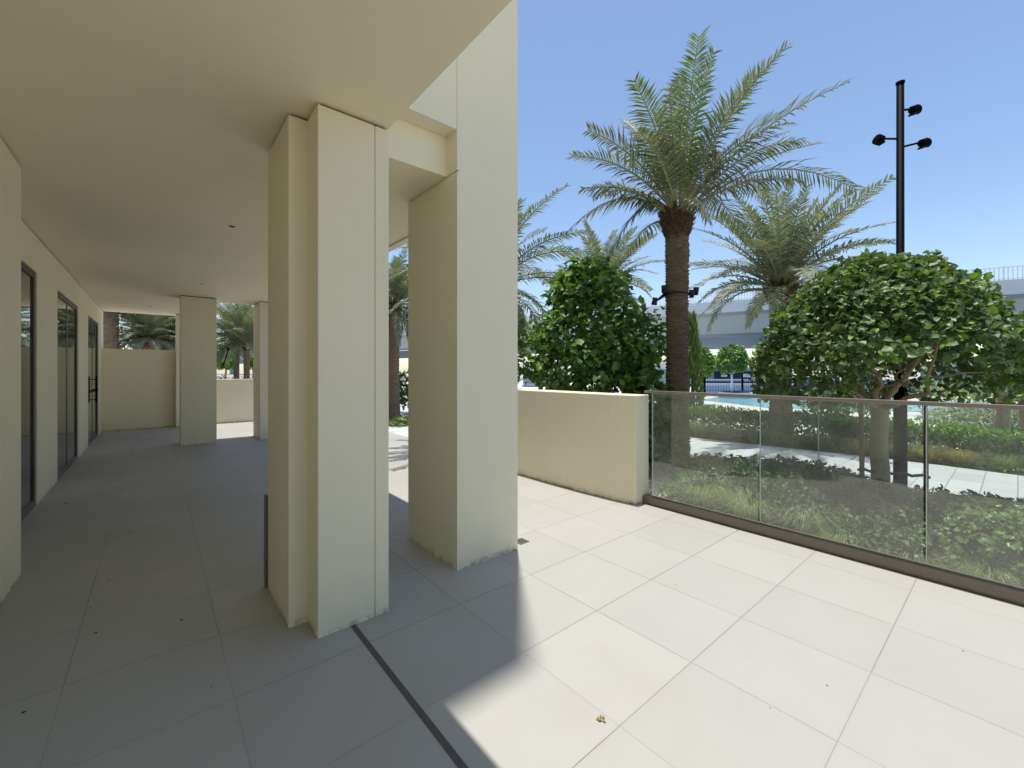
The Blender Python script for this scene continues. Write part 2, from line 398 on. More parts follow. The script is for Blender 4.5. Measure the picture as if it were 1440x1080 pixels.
def palm_crown(mb, base, L, n, seed, elmin=-25, drk=1.0, low=-.35, LL=.42, grey=0, hangmul=1.0, w=.028, nl=52, young=True):
    rs = random.Random(seed)
    for i in range(n):
        u = (i + .5) / n
        el = R(86) * (1 - u) ** .8 + R(elmin) * u + rs.uniform(-.12, .12)
        az = i * 2.39996 + rs.uniform(-.35, .35)
        l = L * rs.uniform(.85, 1.1) * (.82 + .25 * math.sin(u * math.pi))
        droop = R(30) + R(62 * drk) * u + rs.uniform(-.2, .25)
        h = Vector((math.cos(az), math.sin(az), 0))
        b = Vector(base) + h * .08 + Vector((0, 0, .05 - .18 * u))
        p1 = b + (h * math.cos(el) + UP * math.sin(el)) * l * .52
        e2 = el - droop
        p2 = p1 + (h * math.cos(e2) + UP * math.sin(e2)) * l * .52
        frond(mb, b, p1, p2, nl, LL, .15 * hangmul + .5 * u * hangmul, .9, w, 0 if (u > .22 or not young) else 2, 1)
def palm_trunk(mb, x, y, z0, z1, r, flare=1.25, pitch=.042, amp=.10, seg=28, lean=(0, 0), z_ground_r=None):
    rows = int((z1 - z0) / (pitch / 4)); vs = []
    for i in range(rows + 1):
        t = i / rows; z = z0 + (z1 - z0) * t
        rr = r * (1 + (flare - 1) * math.exp(-t * 9) + .04 * math.sin(t * 9))
        for k in range(seg):
            th = 2 * math.pi * k / seg; cx, sy = math.cos(th), math.sin(th)
            ph = z / pitch + 1.1 * noise.noise(Vector((cx * 1.3, sy * 1.3, z * 4))) + k / seg
            saw = ph - math.floor(ph)
            q = rr * (1 + amp * (saw ** 1.6) * (.55 + .9 * abs(noise.noise(Vector((cx * 4, sy * 4, z * 14))))) - amp * .3 + .03 * noise.noise(Vector((cx * 6, sy * 6, z * 30))))
            vs.append((x + lean[0] * t + cx * q, y + lean[1] * t + sy * q, z))
    fs = [(i * seg + k, i * seg + (k + 1) % seg, (i + 1) * seg + (k + 1) % seg, (i + 1) * seg + k) for i in range(rows) for k in range(seg)]
    mb.add(vs, fs + [tuple(rows * seg + k for k in range(seg))])
def palm_boots(mb, x, y, z0, z1, r0, r1, n=90, seed=1):
    """old leaf bases and fibre bulging under the crown"""
    rs = random.Random(seed); seg = 22; rows = 16; vs = []
    for i in range(rows + 1):
        t = i / rows; rr = (r0 + (r1 - r0) * math.sin(min(1, t * 1.25) * math.pi / 2)) * (1 if t < .8 else 1 - (t - .8) * 1.2)
        for k in range(seg):
            th = 2 * math.pi * k / seg
            q = rr * (1 + .12 * noise.noise(Vector((math.cos(th) * 4, math.sin(th) * 4, t * 7 + seed))))
            vs.append((x + math.cos(th) * q, y + math.sin(th) * q, z0 + (z1 - z0) * t))
    mb.add(vs, [(i * seg + k, i * seg + (k + 1) % seg, (i + 1) * seg + (k + 1) % seg, (i + 1) * seg + k) for i in range(rows) for k in range(seg)] + [tuple(rows * seg + k for k in range(seg))])
    for i in range(n):
        t = i / n; th = i * 2.39996; h = Vector((math.cos(th), math.sin(th), 0)); s = Vector((-h.y, h.x, 0))
        rr = r0 + (r1 - r0) * math.sin(min(1, t * 1.25) * math.pi / 2)
        c = Vector((x, y, z0 + (z1 - z0) * (t * .98))) + h * rr * .9
        d = (h * (.55 + .4 * t) + UP * .8 + rv() * .15).normalized(); k = rs.uniform(.07, .13) * (r1 / .2); w = .035 * (r1 / .2)
        mb.add([c - s * w, c + s * w, c + d * k + s * w * .5, c + d * k - s * w * .5, c - s * w * .8 - h * .03 + d * .04, c + s * w * .8 - h * .03 + d * .04],
               [(0, 1, 2, 3), (4, 3, 2, 5), (0, 3, 4), (1, 5, 2)])

def make_palm(name_label, group, x, y, z0, ztop, r, L, nf, seed, mats=('frondgrey', 'ptrunk'), LL=.40, w=.03, nl=48, custom=None, hangmul=1.0, elmin=-25, boot=None, bulge=1.35, pitch=.042, amp=.1):
    t = thing('date_palm', (x, y, z0), name_label, 'palm tree', group)
    mb = MB(); palm_trunk(mb, x, y, z0, ztop - .3, r, pitch=pitch, amp=amp); world_part(mb, 'trunk', M[mats[1]], t)
    mb = MB(); palm_boots(mb, x, y, ztop - .42, ztop + .05, r * .98, r * bulge, 90, seed); world_part(mb, 'leaf_bases', M['boots'], t)
    mb = MB()
    if custom: custom(mb)
    palm_crown(mb, (x, y, ztop), L, nf, seed, LL=LL, w=w, nl=nl, hangmul=hangmul, elmin=elmin, drk=.72 if elmin > -20 else 1.0, young=(mats[0] == 'frond'))
    world_part(mb, 'crown', [M[mats[0]], M['rachis'], M['frondyoung']], t)
    return t

# ================================================================== SETTING
def sheet(name, poly, z, mat, thick=None, kind='structure'):
    mb = MB()
    if thick: mb.prism(poly, z - thick, z)
    else: mb.add([(x, y, z) for x, y in poly], [tuple(range(len(poly)))])
    return tag(mb.build(name, mat), kind=kind)
GZ = -.06
sheet('ground', [(-1500, -1500), (1500, -1500), (1500, 1500), (-1500, 1500)], GZ - .02, M['sand'])
sheet('terrace_floor', [(-1.22, -7), (4.15, -7), (4.15, 2.69), (4.3, 2.69), (4.3, 14.6), (-1.22, 14.6)], 0, M['tile'], .15)
sheet('side_paving', [(4.304, 7.6), (6.6, 7.6), (6.6, 12.6), (4.304, 12.6)], -.01, M['paver'], .1)
path_pts = [(6.75, -14), (6.75, -.3), (6.95, .5), (7.1, 2), (7.1, 4.5), (6.9, 7.4), (6.85, 13), (6.6, 40), (8.9, 40), (9.15, 13), (9.15, 5), (9.25, 3.5), (9.45, 2), (9.5, .8), (9.4, -.2), (9.4, -14)]
sheet('garden_path', path_pts, -.02, M['paver'], .08)
sheet('planting_bed', [(4.26, -14), (6.74, -14), (6.74, 7.4), (4.31, 7.4)], -.14, M['soil'])
sheet('hedge_bed', [(9.42, -14), (11.6, -14), (11.6, 16), (9.2, 16), (9.2, 5), (9.3, 3.5), (9.52, 2), (9.56, .8), (9.42, -.2)], -.045, M['soil'])
deckpts = [(11.6, -16), (60, -16), (60, 60), (11.6, 60)]
sheet('pool_deck', deckpts, -.05, M['deck'])

# pools: light one near, blue surface behind
def on_ground(x, y, z=0): return at(x, F * (H - z) / (y - CY), z)
def px_sheet(name, pts, z, mat, kind='structure'):
    sheet(name, [tuple(on_ground(x, y, z)[:2]) for x, y in pts], z, mat, kind=kind)
px_sheet('swimming_pool', [(985, 562), (1080, 573), (1500, 584), (1700, 569), (1010, 558.5)], -.035, M['pool'])
px_sheet('blue_play_floor', [(975, 556.5), (1700, 558), (1500, 533), (995, 535)], -.036, M['bluefloor'])

# ================================================================== BUILDING
bld = thing('apartment_building', (0, 8, 0), 'cream rendered apartment building with a column-lined covered terrace', 'building')
def bpart(mb, name, mats=None, parent=bld, bevel=0, label=None):
    o = world_part(mb, name, mats or M['cream'], parent, bevel)
    if label: o['label'] = label
    return o
CZ = 2.95
mb = MB(); mb.prism([(-9, -.75), (1.09, -.75), (1.09, 2.80), (2.2, 2.80), (2.2, 11.1), (1.0, 11.1), (1.0, 14.6), (-9, 14.6)], CZ, 3.2445)  # unseen rear edge cut short, shaped to let more sunlight bounce in
bpart(mb, 'ceiling', M['ceiling'])
mb = MB(); mb.prism([(-9, 2.65), (1.692, 2.65), (1.692, 2.656), (1.698, 2.656), (1.698, 2.65), (2.284, 2.65), (2.284, 11.25), (-9, 11.25)], 3.246, 21.7)
bpart(mb, 'upper_storeys')
mb = MB(); mb.prism([(-9, -7), (-.75, -7), (-.75, 2.64), (-9, 2.64)], 3.246, 21.7); mb.prism([(-9, 11.26), (-.75, 11.26), (-.75, 14.6), (-9, 14.6)], 3.246, 21.7)
bpart(mb, 'set_back_storeys')
mb = MB(); mb.box(2.115, 2.2, 3.445, 11.09, 2.93, 2.9495); bpart(mb, 'edge_trim')

def column(poly, inset_poly, label, top=2.934, gap_left_only=False):
    mb = MB(); mb.prism(poly, 0, top)
    o = bpart(mb, 'column', label=label, bevel=.004)
    g = MB(); g.prism(inset_poly, top - .001, CZ + .002)
    world_part(g, 'shadow_gap', M['gap'], o)
    return o
column([(.68, 2.465), (.998, 2.465), (.998, 2.475), (1.004, 2.475), (1.004, 2.465), (1.088, 2.465), (1.088, 3.255), (.58, 3.255), (.58, 2.675), (.68, 2.675)],
       [(.70, 2.485), (1.07, 2.485), (1.07, 3.235), (.60, 3.235), (.60, 2.695), (.70, 2.695)], 'nearest stepped column with a vertical groove in its front face')
# column B reaches past the ceiling into the storeys above
mb = MB(); mb.prism([(1.698, 2.65), (2.284, 2.65), (2.284, 3.44), (1.698, 3.44)], 0, 2.938)
colB = bpart(mb, 'column', label='tall outer column in front of the low garden wall')
mb = MB(); mb.prism([(1.712, 2.65), (2.284, 2.65), (2.284, 3.44), (1.712, 3.44)], 2.938, 2.951); world_part(mb, 'shadow_gap', M['cream'], colB)
mb = MB(); mb.prism([(1.698, 2.65), (2.284, 2.65), (2.284, 3.44), (1.698, 3.44)], 2.951, 3.2458); world_part(mb, 'column_head', M['cream'], colB)
column([(.373, 10.49), (.95, 10.49), (.95, 11.0), (.373, 11.0)], [(.39, 10.51), (.93, 10.51), (.93, 10.98), (.39, 10.98)], 'broad square column at the far end of the terrace')
column([(1.69, 10.34), (2.284, 10.34), (2.284, 11.12), (1.69, 11.12)], [(1.71, 10.36), (2.26, 10.36), (2.26, 11.09), (1.71, 11.09)], 'far outer column at the edge of the sunlit floor')
column([(.40, 14.02), (.98, 14.02), (.98, 14.27), (.40, 14.27)], [(.42, 14.04), (.96, 14.04), (.96, 14.25), (.42, 14.25)], 'slim pilaster against the far end wall')

# inner facade: near pier, wall with three openings
WX = -1.0
mb = MB(); mb.box(-1.25, -.745, -7, 4.63, 0, 2.936); bpart(mb, 'wall', label='thick wall pier at the near left edge', bevel=.004)
mb = MB(); mb.box(-1.24, -.76, -6.9, 4.615, 2.935, CZ + .002); bpart(mb, 'shadow_gap', M['gap'])
ops = [(5.15, 6.93), (8.2, 10.17), (11.54, 13.47)]; WT = 2.55
mb = MB(); y = 4.634
for a, b in ops:
    mb.box(WX - .2, WX, y, a, 0, 2.936); mb.box(WX - .2, WX, a + .003, b - .003, WT, 2.936); y = b
mb.box(WX - .2, WX, y, 14.6, 0, 2.936); bpart(mb, 'wall', label='recessed wall with three tall glazed openings')
mb = MB(); mb.box(WX - .19, WX - .012, 4.64, 14.59, 2.935, CZ + .002); bpart(mb, 'shadow_gap', M['gap'])
# rooms behind the glass
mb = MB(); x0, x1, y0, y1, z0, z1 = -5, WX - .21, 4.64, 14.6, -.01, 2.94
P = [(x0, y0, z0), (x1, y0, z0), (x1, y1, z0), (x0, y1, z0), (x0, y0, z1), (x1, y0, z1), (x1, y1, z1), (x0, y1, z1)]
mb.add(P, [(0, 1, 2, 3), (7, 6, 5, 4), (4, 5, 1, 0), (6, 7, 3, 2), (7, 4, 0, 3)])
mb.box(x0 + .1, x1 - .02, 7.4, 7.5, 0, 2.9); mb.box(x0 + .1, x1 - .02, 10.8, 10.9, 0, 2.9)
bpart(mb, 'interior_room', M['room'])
labels = ['nearest window beside the thick wall pier', 'middle window with a central mullion', 'far glazed double door with a push bar']
for i, (a, b) in enumerate(ops):
    fx0, fx1 = WX - .11, WX - .012
    fr = MB(); e = .003
    fr.box(fx0, fx1, a + e, a + .07, 0, WT - e); fr.box(fx0, fx1, b - .09, b - e, 0, WT - e)
    fr.box(fx0, fx1, a + .071, b - .091, WT - .07, WT - e)
    mid = (a + b) / 2
    fr.box(fx0 + .02, fx1 - .01, mid - (.05 if i else .04), mid + (.05 if i else .04), .07, WT - .071)
    o = bpart(fr, 'door' if i == 2 else 'window', M['frame'], label=labels[i])
    s = MB(); s.box(fx0 - .01, WX - .005, a + .072, b - .092, 0, .065); world_part(s, 'sill', M['sill'], o)
    for lo, hi in ((a + .07, mid - .045), (mid + .045, b - .09)):
        g = MB(); g.box(WX - .032, WX - .025, lo, hi, .06, WT - .06); world_part(g, 'pane', M['winglass'], o)
    if i == 2:
        s = MB(); s.box(WX - .022, WX + .005, a + .12, mid - .07, 1.03, 1.07); s.box(WX - .022, WX + .005, mid + .07, b - .12, 1.03, 1.07)
        s.tube([(WX + .03, mid + .12, .8), (WX + .03, mid + .12, 1.35)], .014, 8); s.box(WX - .03, WX + .03, mid + .115, mid + .125, .85, .87); s.box(WX - .03, WX + .03, mid + .115, mid + .125, 1.28, 1.3)
        world_part(s, 'handle', M['black'], o)
        s = MB(); s.box(fx0 + .02, fx1 - .01, b - .42, b - .34, .07, WT - .072); world_part(s, 'stile', M['frame'], o)
# ceiling downlights
for (x, y) in ((.597, 5.158), (.603, 8.894), (-.10, 12.8)):
    mb = MB(); mb.smooth = False
    for k in range(20):
        a0, a1 = 2 * math.pi * k / 20, 2 * math.pi * (k + 1) / 20
        q = lambda r, a, z: (x + r * math.cos(a), y + r * math.sin(a), z)
        mb.mat(0).add([q(.047, a0, CZ - .001), q(.047, a1, CZ - .001), q(.043, a1, CZ - .007), q(.043, a0, CZ - .007)], [(0, 1, 2, 3)])
        mb.add([q(.043, a0, CZ - .007), q(.043, a1, CZ - .007), q(.030, a1, CZ - .006), q(.030, a0, CZ - .006)], [(0, 1, 2, 3)])
        mb.mat(1).add([q(.030, a0, CZ - .006), q(.030, a1, CZ - .006), q(.018, a1, CZ - .002), q(.018, a0, CZ - .002)], [(0, 1, 2, 3)])
    mb.add([q(.018, 2 * math.pi * k / 12, CZ - .002) for k in range(12)], [tuple(range(12))])
    bpart(mb, 'downlight', [M['ceiling'], M['black']])

# ---- low walls round the terrace
mb = MB(); mb.prism([(-1.0, 14.3), (.9, 14.3), (.9, 14.5), (-1.0, 14.5)], 0, 2.015)
tag(mb.build('boundary_wall', M['cream'], None, None, .006), 'head-high cream wall closing the far left end of the terrace', 'wall')
mb = MB(); mb.prism([(.902, 14.3), (4.25, 14.3), (4.25, 14.5), (.902, 14.5)], 0, 1.235)
tag(mb.build('parapet_wall', M['cream'], None, None, .006), 'waist-high cream wall seen between the two far columns', 'wall')
inner = [(4.03, 2.69), (3.985, 3.0), (3.955, 3.4), (3.94, 3.9), (3.94, 4.6), (3.95, 5.6), (3.97, 7.5)]
outer = [(4.29, 7.5), (4.27, 5.6), (4.26, 4.6), (4.26, 3.4), (4.283, 2.69)]
mb = MB(); mb.prism(list(reversed(inner + outer)) if False else inner[::-1] + outer[::-1], 0, 1.2)
tag(mb.build('garden_wall', M['cream'], None, None, .008), 'low cream garden wall ending beside the glass balustrade', 'wall')

# ---- glass balustrade
bal = thing('glass_balustrade', (4.19, -1, 0), 'frameless glass balustrade with slim bronze rail beside the terrace', 'balustrade')
mb = MB(); mb.box(4.152, 4.182, -7, 2.685, -.05, .086); mb.box(4.216, 4.25, -7, 2.685, -.05, .086); mb.box(4.183, 4.215, -7, 2.685, -.05, .07)
world_part(mb, 'base_channel', M['bronze'], bal)
mb = MB(); mb.box(4.126, 4.1515, -7, 2.66, .0005, .004); world_part(mb, 'floor_joint', M['slot'], bal)
ys = [2.60, 1.511, .427, -.66, -1.745, -2.83, -3.9, -5, -6.1]
for a, b in zip(ys[1:], ys[:-1]):
    mb = MB(); mb.box(4.192, 4.206, a + .006, b - .006, .075, 1.222); p = world_part(mb, 'glass_panel', M['glass'], bal)
    mb = MB(); mb.box(4.1915, 4.2065, b - .0115, b - .0062, .1, 1.22); world_part(mb, 'panel_edge', M['glassedge'], p)
mb = MB(); mb.box(4.178, 4.220, -7, 2.68, 1.222, 1.252); world_part(mb, 'top_rail', M['rail'], bal, .004)

# ---- floor fittings
mb = MB(); mb.box(.858, .886, -6, 2.46, .0005, .003); mb.box(.868, .876, -6, 2.46, .003, .0036)
tag(mb.build('slot_drain', M['slot']), 'narrow dark slot drain running from the nearest column', 'drain')
mb = MB(); mb.box(2.36, 2.46, 2.70, 2.80, .0005, .006)
for k in range(5): mb.box(2.375, 2.445, 2.715 + k * .016, 2.722 + k * .016, .0062, .009)
tag(mb.build('floor_grating', M['sill']), 'small metal floor grating at the foot of the tall outer column', 'drain')
mb = MB(); mb.box(.566, .578, 3.262, 3.31, .0, .63)
mb.box(.5645, .566, 3.27, 3.30, .03, .60)
mb.box(.578, .70, 3.262, 3.28, .0, .63)
tag(mb.build('metal_cover_panel', M['bronze'], None, None, .003), 'knee-high dark brown metal panel standing behind the nearest column', 'panel')

# crumbs and dry leaves
def crumb(x, y, s):
    s *= .75
    mb = MB(); rs = random.Random(int(x * 991 + y * 17)); seg = 7
    vs = [(0, 0, s * .7)] + [(math.cos(k / seg * 6.283) * s * rs.uniform(.6, 1.3), math.sin(k / seg * 6.283) * s * rs.uniform(.5, 1.0), .001) for k in range(seg)]
    mb.add(vs, [(0, 1 + k, 1 + (k + 1) % seg) for k in range(seg)])
    o = mb.build('dirt_crumb', M['crumb']); o.location = (x, y, .0005)
    return tag(o, 'tiny dark crumb of dirt on the shaded floor tiles', 'debris', 'crumbs of dirt scattered on the terrace floor')
for (px, py, s) in ((135, 890, .011), (33, 1002, .011), (255, 872, .011), (142, 853, .006), (127, 854, .007), (153, 817, .008), (136, 818, .007), (184, 750, .012), (218, 794, .006), (222, 799, .006),
                    (148, 762, .008), (93, 708, .02), (128, 746, .006), (64, 749, .010), (166, 607, .03), (155, 611, .02), (241, 603, .03), (212, 605, .02), (200, 623, .02),
                    (586, 838, .006), (574, 851, .004), (1163, 964, .006), (1354, 916, .006), (1083, 996, .004), (950, 822, .006), (297, 966, .006), (328, 891, .005)):
    p = on_ground(px, py); crumb(p.x, p.y, s)
p = on_ground(845, 1013)
mb = MB()
for k in range(7):
    a = k * 1.3; leaf(mb, Vector((math.cos(a) * .008, math.sin(a) * .008, .004)), Vector((math.cos(a * 2.1), math.sin(a * 2.1), .25)), UP, .018, .010)
o = tag(mb.build('dry_leaf', M['litter']), 'crumpled yellow dry leaf on the sunlit tiles', 'leaf'); o.location = (p.x, p.y, 0)
p = on_ground(562, 598)
mb = MB(); crown_cloud(mb, (0, 0, .06), (.35, .25, .14), 160, .1, -.1, .3, 2, (.2, 1), seed=4)
o = tag(mb.build('low_plant', M['leafvar']), 'low yellow-green plant at the far edge of the paving between the columns', 'plant'); o.location = (p.x, p.y, 0)

# ================================================================== PALMS
def main_fronds(mb):
    b0 = at(955, 6.7, 3.95); s = 6.7 / F
    # tip offset right / up (px in the survey), depth (m), lift of the control point
    L = [(10, -248, .2, 1.0, 2), (132, -246, -.3, .9, 2), (182, -200, .5, .95, 0), (185, -158, -.9, 1.0, 0), (218, -112, .1, 1.0, 0), (236, -18, -.4, 1.65, 0), (215, -60, 1.2, 1.5, 0),
         (-130, -160, .3, 1.0, 0), (-86, -176, -.7, .95, 2), (-162, -78, -.2, 1.35, 0), (-158, 10, .5, 1.7, 0), (-105, 75, .2, 2.1, 0), (-60, -215, .9, 1.0, 2), (50, -215, 1.1, .9, 2),
         (-20, -200, -1.2, 1.0, 2), (75, -170, -1.4, 1.1, 0), (120, -60, -1.0, 1.5, 0), (-90, -70, -1.0, 1.6, 0), (20, -120, 2.0, 1.1, 0), (-110, -100, 1.6, 1.2, 0), (130, -110, 1.8, 1.2, 0),
         (150, 20, .9, 2.0, 0), (30, -235, -.5, 1.0, 2), (95, -215, .3, 1.0, 2), (-35, -190, .2, 1.0, 2)]
    for dx, dy, dep, lift, mi in L:
        tip = b0 + RT * dx * s * .95 + UP * (-dy) * s * (.83 if dy < -140 else .93) + FW * dep
        v = tip - b0; hz = Vector((v.x, v.y, 0)); ln = v.length
        if dy < -140: ctrl = b0 + v * .5 + UP * ln * .16 * lift - hz * .10
        else: ctrl = b0 + hz * .45 + UP * ln * (.34 if dy > -60 else .40) * (lift * .62 + .3)
        old = dy > -70
        frond(mb, b0 + hz.normalized() * .06 - UP * (.12 if old else 0), ctrl, tip, 52, .40 if not old else .40, .12 if not old else .5, 1.0, .023, mi, 1, .2, .3)
b = at(952, 6.7)
make_palm('tallest date palm, with black spotlights strapped round its ringed brown trunk', 'date palms in the garden', b.x, b.y, -.05, 3.95, .165, 1.85, 13, 3, ('frond', 'ptrunk'), LL=.36, w=.022, nl=44, elmin=15, custom=main_fronds, bulge=1.42, amp=.24)
b = at(1098, 9.1)
make_palm('date palm with a pale ringed trunk rising from the clipped hedge', 'date palms in the garden', b.x, b.y, -.05, zpx(402, 9.1), .20, 2.35, 60, 11, ('frondgrey', 'ptrunk2'), LL=.30, w=.030, nl=50, pitch=.075, amp=.14, bulge=1.5, hangmul=.35, elmin=8)
b = at(690, 8.6)
make_palm('date palm hidden by the tall outer column, only its right-hand fronds showing', 'date palms in the garden', b.x, b.y, -.05, 3.2, .19, 2.35, 50, 21, LL=.30, w=.028, nl=50, hangmul=.7)
b = at(850, 12.5)
make_palm('date palm whose fronds fan out above the bright green bush', 'date palms in the garden', b.x, b.y, -.05, zpx(400, 12.5), .2, 2.0, 40, 33, LL=.30, w=.036, nl=42, hangmul=.35, elmin=-12)
b = at(553, 12.8)
make_palm('date palm glimpsed in the narrow gap between the two near columns', 'date palms in the garden', b.x, b.y, -.05, zpx(428, 12.8), .18, 2.1, 54, 41, LL=.34, w=.034, nl=46)
b = at(151, 15.5)
make_palm('thick-trunked palm over the far left wall, cut off by the terrace ceiling', 'date palms in the garden', b.x, b.y, -.05, zpx(425, 15.5), .30, 2.6, 20, 51, ('frondgrey', 'ptrunk'), elmin=25, LL=.34, w=.04, nl=36, bulge=1.5, pitch=.12)
b = at(207, 16.5)
make_palm('grey-green date palm over the head-high wall, its trunk the left of the close pair', 'date palms in the garden', b.x, b.y, -.05, zpx(474, 16.5), .20, 1.7, 70, 61, LL=.30, w=.03, nl=46, hangmul=.4, elmin=-6)
b = at(229, 17.6)
make_palm('grey-green date palm over the head-high wall, beside the slim pilaster', 'date palms in the garden', b.x, b.y, -.05, zpx(474, 17.6), .19, 1.6, 70, 71, LL=.30, w=.03, nl=46, hangmul=.4, elmin=-6)
b = at(332.5, 21)
make_palm('date palm between the two far columns, the left of two thin trunks', 'date palms in the garden', b.x, b.y, -.05, zpx(480, 21), .13, 2.5, 64, 81, LL=.34, w=.036, nl=46, hangmul=.4, elmin=-5)
b = at(347, 20)
make_palm('date palm between the two far columns, the right of two thin trunks', 'date palms in the garden', b.x, b.y, -.05, zpx(482, 20), .13, 2.5, 64, 91, LL=.34, w=.036, nl=46, hangmul=.4, elmin=-5)
# dry fruit stalk in the main crown
mb = MB(); b0 = at(1005, 6.4, zpx(215, 6.4)); 
for i in range(40):
    q = b0 + Vector((random.gauss(0, .05), random.gauss(0, .05), random.gauss(0, .05)))
    mb.tube([q, q + Vector((random.gauss(0, .03), random.gauss(0, .03), -.15)), q + Vector((random.gauss(0, .06), random.gauss(0, .06), -.38 - random.random() * .1))], [.006, .005, .002], 4)
mb.tube([at(955, 6.7, 4.0), at(975, 6.55, zpx(235, 6.5)), b0], [.02, .016, .012], 5)
palm0 = [o for o in C.objects if o.name == 'date_palm'][0]
world_part(mb, 'fruit_stalk', M['drystalk'], palm0)

# spotlights strapped to the main palm
def lamp_head(mb, p, d, L=.07, r=.032):
    d = d.normalized(); mb.tube([p - d * L * .5, p + d * L * .3, p + d * L * .5], [r * .8, r, r * 1.05], 12)
pb = at(950, 6.7); zc = zpx(414, 6.7)
strap = thing('spotlight_clamp', (pb.x, pb.y, zc), 'black metal clamp band with small spotlights round the tallest palm trunk', 'spotlight')
mb = MB(); mb.smooth = True
mb.tube([pb + Vector((math.cos(a / 20 * 6.2832) * .183, math.sin(a / 20 * 6.2832) * .183, zc)) for a in range(21)], .016, 6, False)
world_part(mb, 'band', M['blacklow'], strap)
for (dx, dy, dep) in ((-30, 10, -.02), (-20, -5, -.12), (28, -4, -.02), (16, 11, .1), (19, 1, -.1)):
    tip = pb + RT * dx / F * 6.7 + FW * dep + UP * (zc - dy / F * 6.7)
    root = pb + RT * (.17 if dx > 0 else -.17) + FW * dep + UP * zc
    mb = MB(); mb.smooth = True; mb.tube([root, root.lerp(tip, .6) + UP * -.01, tip], [.032, .018, .016], 6); arm = world_part(mb, 'arm', M['blacklow'], strap)
    mb = MB(); mb.smooth = True; lamp_head(mb, tip, Vector((.1, 0, 1)) if dy < 5 else Vector((0, .2, -1)), .115, .042); world_part(mb, 'spotlight_head', M['blacklow'], arm)

# ================================================================== LAMP POST
dL = 5.35; pl = at(1266, dL)
lp = thing('lamp_post', (pl.x, pl.y, -.05), 'tall black lamp post with three small floodlights behind the round-crowned tree', 'lamp post')
mb = MB(); mb.smooth = True; ztop = zpx(118, dL)
mb.tube([(pl.x, pl.y, -.05), (pl.x, pl.y, 1.3), (pl.x, pl.y, 1.32), (pl.x, pl.y, ztop)], [.070, .066, .043, .038], 20); world_part(mb, 'pole', M['black'], lp)
mb = MB(); mb.smooth = True; mb.tube([(pl.x, pl.y, ztop), (pl.x, pl.y, ztop + .025)], [.045, .046], 20); world_part(mb, 'cap', M['black'], lp)
for (dx, dy, sx, dep) in ((17, 155, 1, -.02), (-24, 192, -1, .05), (26, 204, 1, -.06)):
    cpt = pl + RT * dx / F * dL + UP * zpx(dy, dL) + FW * dep
    root = pl + UP * (zpx(dy, dL) - (.03 if dy != 155 else 0)); 
    mb = MB(); mb.smooth = True; mb.tube([root, cpt - RT * sx * .04], [.013, .013], 8); arm = world_part(mb, 'arm', M['black'], lp)
    mb = MB()
    a = (RT * sx * .8 + UP * .25).normalized(); u = a.cross(FW).normalized(); 
    if u.z < 0: u = -u
    c0 = cpt
    def ring(t, r, sk): 
        return [c0 + a * t + (u * math.cos(k / 12 * 6.2832) + FW * math.sin(k / 12 * 6.2832)) * r - UP * sk for k in range(12)]
    rs_ = [ring(-.055, .02, 0), ring(-.035, .045, .0), ring(.04, .058, .012), ring(.055, .055, .02)]
    vs = [p for r_ in rs_ for p in r_]
    mb.add(vs, [(i * 12 + k, i * 12 + (k + 1) % 12, (i + 1) * 12 + (k + 1) % 12, (i + 1) * 12 + k) for i in range(3) for k in range(12)] + [tuple(range(11, -1, -1)), tuple(36 + k for k in range(12))])
    mb.obox(c0 + a * .01 - UP * .05, a * .042, FW * .045, UP * .012)
    world_part(mb, 'floodlight', M['black'], arm)

# ================================================================== ROUND-CROWNED TREES
def round_tree(x, y, z0, fork, c, rad, n, L, seed, label, tr=.085, mat='leaf', nm='round_crowned_tree', flat=-.42, nb=9, grp=None, bark='bark', cat='tree'):
    t = thing(nm, (x, y, z0), label, cat, grp)
    mb = MB(); limb(mb, (x, y, z0), (x, y, fork), tr * 1.08, tr * .95, .02, 12, 8)
    rs = random.Random(seed); c = Vector(c)
    for i in range(nb):
        a = i * 2.4 + rs.uniform(-.3, .3); e = rs.uniform(.35, .62)
        m1 = Vector((x, y, fork - .02)) + Vector((math.cos(a), math.sin(a), .0)) * rad[0] * .30 * rs.uniform(.7, 1.2) + UP * rad[2] * rs.uniform(.15, .45)
        e1 = c + Vector((math.cos(a) * rad[0] * e * 1.25, math.sin(a) * rad[1] * e * 1.25, rad[2] * rs.uniform(-.1, .5)))
        limb(mb, (x, y, fork - .04), m1, tr * .40, tr * .24, .13); limb(mb, m1, e1, tr * .24, tr * .09, .15)
        for j in range(3):
            q = m1.lerp(e1, rs.uniform(.2, .8)); limb(mb, q, q + (rv() + Vector((0, 0, .3))) * rad[0] * .4, tr * .16, tr * .05, .12, 5, 4)
    world_part(mb, 'trunk', M[bark], t)
    mb = MB(); crown_cloud(mb, c, rad, n, L, flat, .09, 1.9, (.35, 1.0), True, seed, under=nm == 'round_crowned_tree')
    world_part(mb, 'crown', M[mat], t); return t
dT = 4.75; tb = at(1237, dT)
round_tree(tb.x, tb.y, -.05, 1.08, (tb.x - .04, tb.y + .03, 1.60), (1.22, 1.18, 1.16), 15000, .070, 5, 'round-crowned broadleaf tree held by wooden stakes in front of the lamp post', .082)
for i, (px, dd) in enumerate(((1212, dT - .02), (1302, dT + .05), (1228, dT + .55))):
    s = at(px, dd)
    mb = MB(); mb.smooth = True; mb.tube([(s.x, s.y, -.05), (s.x + .005, s.y, .6), (s.x, s.y + .01, 1.18)], [.024, .023, .022], 10)
    tag(mb.build('tree_stake', M['wood'], None, (s.x, s.y, 0)), ['round wooden stake left of the round-crowned tree trunk', 'round wooden stake right of the lamp post, by a glass joint', 'round wooden stake hidden behind the round-crowned tree trunk'][i], 'stake', 'stakes round the tree')
